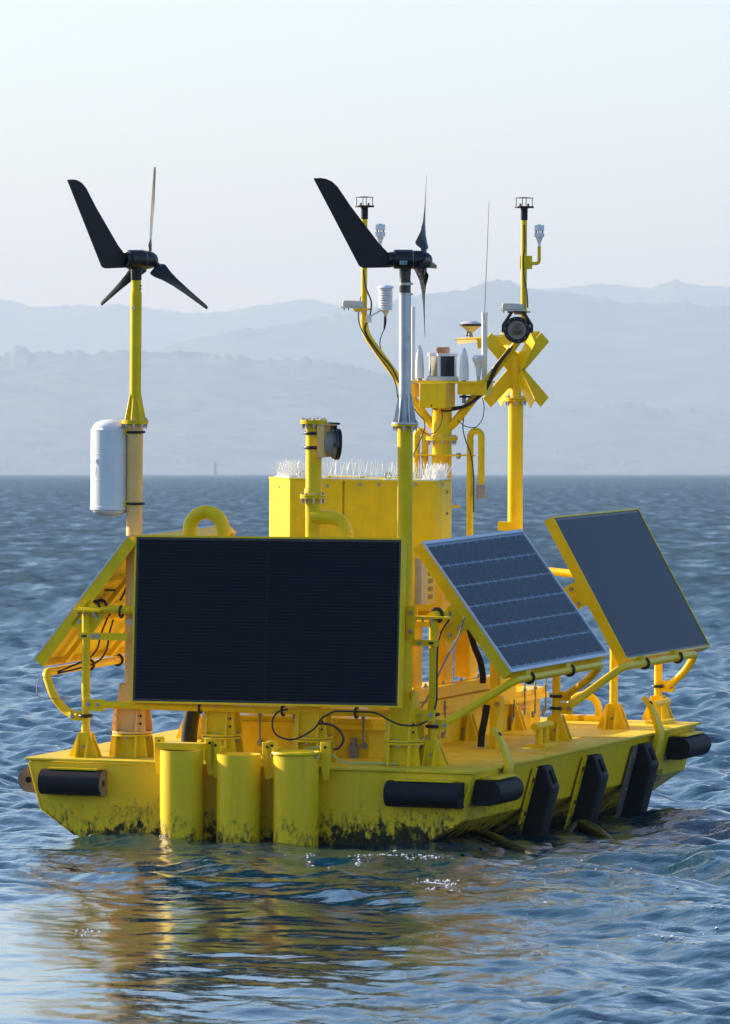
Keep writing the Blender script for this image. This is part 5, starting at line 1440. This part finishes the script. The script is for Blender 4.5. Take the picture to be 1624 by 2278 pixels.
# ------------------------------------------------------------------ kelp drifting against the hull, flecks of foam
def wp(x, y, z=0.0):   # point on the water plane, lifted to the local wave height
    Y = FOCAL * (CAM_H - SEA_Z) / (y - HORIZON); X = (x - 812) * Y / FOCAL
    h = float(sea_height(np.array([[X]]), np.array([[Y]]))[0][0, 0])
    return V(X, Y, h + z)
def kelp_stalk(label, pts, r):
    m2 = MB(); m2.tube(spline(pts), r, 10)
    o_ = m2.build('kelp', 'kelp'); return tag(o_, label, 'kelp', 'kelp caught on the hull')
kelp_stalk('brown kelp stalk lying slantwise at the right hull waterline', [wp(1045, 1866, .03), wp(1085, 1874, .035), wp(1135, 1885, .025), wp(1195, 1896, -.015)], [0.016 + 0.012 * math.sin(i / 24 * math.pi) for i in range(25)])
kelp_stalk('humped brown kelp at the waterline below the second upright fender', [wp(1262, 1856, -.02), wp(1290, 1853, .03), wp(1325, 1858, .04), wp(1366, 1872, -.02)], [0.014 + 0.028 * math.sin(i / 24 * math.pi) for i in range(25)])
blades = ((1000, 1882, 1096, 1876), (1070, 1889, 1200, 1880), (1030, 1897, 1118, 1891), (1140, 1886, 1225, 1879))
names_ = ('glossy dark kelp blade at the near right corner of the hull', 'long glossy dark kelp blade beneath the first upright fender', 'dark kelp blade floating farthest out from the near right corner', 'dark kelp blade just right of the first upright fender')
for i, (x0, y0, x1, y1) in enumerate(blades):
    m2 = MB(); p0, p1 = wp(x0, y0, .004), wp(x1, y1, .010); d = p1 - p0; sd = d.cross(W3).normalized(); nseg = 12; vs = []; fs = []
    for k in range(nseg + 1):
        t = k / nseg; wd = 0.11 * math.sin(math.pi * min(1, t * .93 + .04)) + 0.004; c = p0 + d * t + W3 * 0.010 * math.sin(t * 6 + i)
        vs += [c - sd * wd + W3 * 0.012 * math.sin(t * 9 + i), c + W3 * 0.014, c + sd * wd - W3 * 0.01, c - W3 * 0.004]
    for k in range(nseg):
        for j in range(4): fs.append((4 * k + j, 4 * k + (j + 1) % 4, 4 * k + 4 + (j + 1) % 4, 4 * k + 4 + j))
    m2.add(vs, fs, True); tag(m2.build('kelp', 'kelp_blade'), names_[i], 'kelp', 'kelp caught on the hull')
m2 = MB()
clusters = [(800, 1912, 22, 5, 26), (968, 1963, 40, 9, 60), (1000, 1975, 25, 6, 24), (690, 1907, 12, 4, 14), (860, 1905, 45, 4, 24), (940, 1912, 60, 4, 40), (1010, 1918, 40, 4, 24), (960, 1992, 12, 5, 12), (365, 1878, 10, 5, 14), (200, 1868, 9, 4, 6), (1390, 1893, 12, 3, 6), (1290, 1915, 90, 22, 14), (1440, 1960, 130, 60, 26), (1590, 2045, 24, 14, 14), (1150, 2000, 120, 40, 14), (200, 2070, 22, 14, 14), (1500, 2085, 100, 10, 18), (740, 1930, 60, 8, 10), (1480, 1830, 60, 6, 20), (1330, 1848, 30, 6, 8)]
rngf = random.Random(3)
fx, fy, fr2 = [], [], []
for cx_, cy_, sx_, sy_, n_ in clusters:
    for _ in range(n_):
        fx.append(cx_ + rngf.gauss(0, sx_ * .55)); fy.append(cy_ + rngf.gauss(0, sy_ * .55)); fr2.append(rngf.uniform(.0018, .0062) * (1.3 if rngf.random() < .15 else 1))
fx, fy = np.array(fx), np.array(fy)
FY = FOCAL * (CAM_H - SEA_Z) / (fy - HORIZON); FX = (fx - 812) * FY / FOCAL
FZ = sea_height(FX[None, :], FY[None, :])[0][0]
for X_, Y_, Z_, r_ in zip(FX, FY, FZ, fr2):
    a_ = rngf.uniform(0, 6.28); st_ = rngf.uniform(1.0, 2.4)
    vs = [V(X_ + r_ * st_ * math.cos(a_ + k * 1.2566) * rngf.uniform(.6, 1.2), Y_ + r_ * 2 * math.sin(a_ + k * 1.2566), Z_ + 0.001) for k in range(5)] + [V(X_, Y_, Z_ + r_ * 1.1)]
    m2.add(vs, [(0, 1, 5), (1, 2, 5), (2, 3, 5), (3, 4, 5), (4, 0, 5)], True)
fo = m2.build('sea_foam', 'foam'); fo['kind'] = 'stuff'; fo['label'] = 'scattered flecks of white foam and bubbles on the water near the hull'

# ------------------------------------------------------------------ far hills
def hill_material(name, c0, c1, scale):
    m = bpy.data.materials.new(name); m.use_nodes = True
    nt = m.node_tree; L = nt.links; b = nt.nodes['Principled BSDF']; b.inputs['Roughness'].default_value = 0.95; b.inputs['Specular IOR Level'].default_value = 0.1
    g = nt.nodes.new('ShaderNodeNewGeometry')
    n = nt.nodes.new('ShaderNodeTexNoise'); n.inputs['Scale'].default_value = scale; n.inputs['Detail'].default_value = 8; n.inputs['Roughness'].default_value = 0.65
    L.new(g.outputs['Position'], n.inputs['Vector'])
    r = nt.nodes.new('ShaderNodeValToRGB'); r.color_ramp.elements[0].position = 0.38; r.color_ramp.elements[1].position = 0.66
    r.color_ramp.elements[0].color = c0 + (1,); r.color_ramp.elements[1].color = c1 + (1,)
    L.new(n.outputs['Fac'], r.inputs[0]); L.new(r.outputs[0], b.inputs['Base Color'])
    MATS[name] = m
hill_material('forest_near', (0.012, 0.024, 0.018), (0.17, 0.155, 0.11), 0.014)
hill_material('forest_far', (0.018, 0.034, 0.026), (0.100, 0.105, 0.075), 0.004)

def vnoise(x, seed, oct=6, p=0.55):
    rng = np.random.default_rng(seed); out = np.zeros_like(x); a = 1.0; f = 1.0
    for _ in range(oct):
        tab = rng.uniform(-1, 1, 4096); xf = x * f; i = np.floor(xf).astype(int); t = xf - i; t = t * t * (3 - 2 * t)
        out += a * (tab[i % 4096] * (1 - t) + tab[(i + 1) % 4096] * t); a *= p; f *= 2.03
    return out
def vnoise2(x, y, seed, oct=5, p=0.55):
    rng = np.random.default_rng(seed); out = np.zeros_like(x); a = 1.0; f = 1.0
    for _ in range(oct):
        tab = rng.uniform(-1, 1, (256, 256)); xf, yf = x * f, y * f
        i, j = np.floor(xf).astype(int), np.floor(yf).astype(int); u, v = xf - i, yf - j
        u = u * u * (3 - 2 * u); v = v * v * (3 - 2 * v); i %= 256; j %= 256; i1 = (i + 1) % 256; j1 = (j + 1) % 256
        out += a * ((tab[i, j] * (1 - u) + tab[i1, j] * u) * (1 - v) + (tab[i, j1] * (1 - u) + tab[i1, j1] * u) * v); a *= p; f *= 2.03
    return out
def hill(name, prof, ridge_y, shore_y, material, seed, rough, trees):
    px = np.array([p[0] for p in prof], float); py = np.array([p[1] for p in prof], float)
    wide = 9000.0 / (ridge_y * 1.14) * FOCAL
    sx = np.concatenate([np.linspace(812 - wide, -800, 300)[:-1], np.linspace(-800, 2424, 1300), np.linspace(2424, 812 + wide, 300)[1:]])
    nx = len(sx)
    out_ = np.clip((np.abs(sx - 812) - 1150) / 500, 0, 1)
    hy = np.interp(sx, px, py) + out_ * vnoise(sx / 420.0 + 20, seed + 40, 4) * 38   # the range runs on beyond the frame
    X = (sx - 812) / FOCAL * ridge_y
    # the crest wobbles in plan and height; its outline is land plus tree tops
    hz = CAM_H + (HORIZON - hy) / FOCAL * ridge_y
    hs_ = np.convolve(np.pad(hz, 40, mode='edge'), np.ones(81) / 81, 'valid')
    hz += vnoise(X / (ridge_y * 0.004), seed, 4) * rough
    tr = (0.5 + 0.5 * vnoise(X / (ridge_y * 0.0009), seed + 3, 4, 0.55)) * trees
    rows = np.concatenate([np.linspace(0, 1, 34), np.linspace(1.06, 1.9, 12)])
    vs = []; rng_j = np.random.default_rng(seed).uniform(0, 40, len(rows))
    for j, t in enumerate(rows):
        yy = shore_y + (ridge_y - shore_y) * t + vnoise2(X / 900.0 + 31, np.full(nx, t * 2.0), seed + 9, 4) * (ridge_y - shore_y) * 0.06 * min(1, 4 * t)
        if t <= 1:
            f = (t ** 0.75) * (1 - 0.10 * math.sin(math.pi * t)) 
            e_ = min(1.0, max(0.0, (t - 0.80) / 0.20)) ** 2
            hz_t = hs_ + (hz - hs_) * e_
            z = hz_t * f + vnoise2(X / 260.0 + 500, np.full(nx, t * (ridge_y - shore_y) / 300.0 + 50), seed + 20, 5) * rough * 2.2 * math.sin(math.pi * t)
            z = np.minimum(z, hz_t * (0.25 + 0.75 * t) if t > 0.02 else z)
            if abs(t - 1) < 1e-6: z = hz + tr
            if j == 0: z = np.full(nx, -1.0)
            elif j == 1: z = np.maximum(4.0, z * 0.25)
        else:
            z = hz * max(0, 1 - (t - 1) * 1.2)
        vs.append(np.stack([X * (yy / ridge_y) * 1.0, yy, z], -1))
    co = np.concatenate(vs); n_ = len(rows)
    idx = np.arange(n_ * nx).reshape(n_, nx)
    q = np.stack([idx[:-1, :-1], idx[:-1, 1:], idx[1:, 1:], idx[1:, :-1]], -1).reshape(-1, 4)
    me = bpy.data.meshes.new(name); me.from_pydata(co.tolist(), [], q.tolist()); me.polygons.foreach_set('use_smooth', [True] * len(q)); me.update()
    me.materials.append(MATS[material])
    o_ = bpy.data.objects.new(name, me); COL.objects.link(o_); o_['kind'] = 'structure'
    return o_
NEAR = [(-500, 800), (0, 792), (25, 788), (32, 778), (60, 776), (68, 788), (110, 784), (140, 790), (170, 784), (200, 790), (260, 786), (330, 788), (400, 787), (470, 792), (560, 801), (640, 804), (760, 816), (850, 832), (950, 860), (1050, 900), (1110, 903), (1200, 910), (1300, 906), (1380, 904), (1450, 906), (1500, 916), (1624, 914), (2124, 930)]
MID = [(-500, 860), (200, 830), (420, 764), (560, 738), (700, 715), (800, 700), (860, 685), (900, 668), (1000, 657), (1037, 651), (1075, 640), (1112, 631), (1140, 632), (1170, 640), (1212, 650), (1262, 653), (1337, 665), (1402, 676), (1512, 676), (1624, 684), (2124, 720)]
FAR = [(-500, 640), (0, 667), (30, 672), (60, 683), (130, 686), (190, 684), (260, 682), (330, 690), (400, 700), (430, 704), (480, 700), (530, 695), (580, 685), (640, 674), (690, 671), (730, 677), (790, 690), (900, 690), (1100, 660), (1212, 645), (1280, 640), (1342, 634), (1402, 639), (1452, 644), (1480, 633), (1502, 626), (1537, 634), (1624, 641), (2124, 660)]
hill('hill_near', NEAR, 17500.0, 15600.0, 'forest_near', 3, 3.0, 8.0)
hill('hill_mid', MID, 22500.0, 18800.0, 'forest_far', 8, 4.0, 8.0)
hill('hill_far', FAR, 29000.0, 24500.0, 'forest_far', 14, 4.0, 7.0)

# houses on the near hillside
def house(x, y, sc=1.0):
    t = max(0.05, min(0.97, ((HORIZON - y) / (HORIZON - 795)) ** 1.3))
    Y = 15600 + 1900 * t - 60
    c = V((x - 812) / FOCAL * Y, Y, CAM_H + (HORIZON - y) / FOCAL * Y)
    r = bpy.data.objects.new('house', None); COL.objects.link(r); r.location = c
    tag(r, 'tiny pale house on the hazy wooded hillside', 'house', 'houses on the far hillside'); BASE[r.name] = V(0, 0, 0)
    w_, d_, h_ = 7 * sc, 6 * sc, 3.5 * sc
    m2 = MB(); m2.box((0, 0, h_ / 2 - 3), (w_, d_, h_ + 6)); m2.build('wall', 'house', r)
    m2 = MB(); m2.plate([V(-w_ / 2 - .5, 0, 0), V(w_ / 2 + .5, 0, 0), V(0, 0, 2.6 * sc)], V(0, d_ + 1, 0)); rf = m2.build('roof', 'house_roof', r); rf.location.z = h_
for x, y, s_ in ((69, 864, 1.1), (89, 951, .9), (88, 997, 1.1), (106, 997, .8), (417, 985, 1.4), (647, 829, .8), (763, 870, 1.2), (408, 1022, 1.0), (1385, 1027, 1.6), (1415, 1032, 1.0), (640, 1010, .9), (30, 1035, 1.0), (1240, 1010, 1.0), (860, 1015, .9), (1300, 1025, 1.0), (560, 1040, .9)):
    house(x, y, s_)
# channel beacon
Yb = 9000.0
bc = bpy.data.objects.new('channel_beacon', None); COL.objects.link(bc); bc.location = ((478 - 812) / FOCAL * Yb, Yb, -0.3); BASE[bc.name] = V(0, 0, 0)
tag(bc, 'small dark beacon tower standing far out on the horizon', 'beacon')
hB = (1056 - 1022) / FOCAL * Yb
m2 = MB(); m2.lathe([(3.4, 0), (3.2, 2.5), (2.2, 3.0), (1.9, hB * .62), (2.6, hB * .63), (2.6, hB * .70)], (0, 0, 0), n=14); m2.build('tower', 'beacon', bc)
m2 = MB(); m2.lathe([(1.1, hB * .70), (1.1, hB * .92), (0.2, hB)], (0, 0, 0), n=10); m2.build('lantern_room', 'beacon', bc)

# ------------------------------------------------------------------ haze
def haze():
    x0, x1, y0, y1, z0, z1 = -9500, 9500, -2000, 36000, -3.0, 900.0
    m2 = MB(); m2.box(((x0 + x1) / 2, (y0 + y1) / 2, (z0 + z1) / 2), (x1 - x0, y1 - y0, z1 - z0))
    m = bpy.data.materials.new('haze'); m.use_nodes = True
    nt = m.node_tree; nt.nodes.remove(nt.nodes['Principled BSDF'])
    v = nt.nodes.new('ShaderNodeVolumePrincipled')
    # blue light is scattered more than red: near haze looks blue, the far horizon pale
    v.inputs['Color'].default_value = (0.400, 0.552, 0.745, 1)
    v.inputs['Absorption Color'].default_value = (0.255, 0.117, 0.0, 1)
    v.inputs['Density'].default_value = 8.6e-5
    v.inputs['Anisotropy'].default_value = 0.25
    nt.links.new(v.outputs[0], nt.nodes['Material Output'].inputs['Volume'])
    MATS['haze'] = m
    o_ = m2.build('haze', 'haze'); o_['kind'] = 'stuff'
haze()
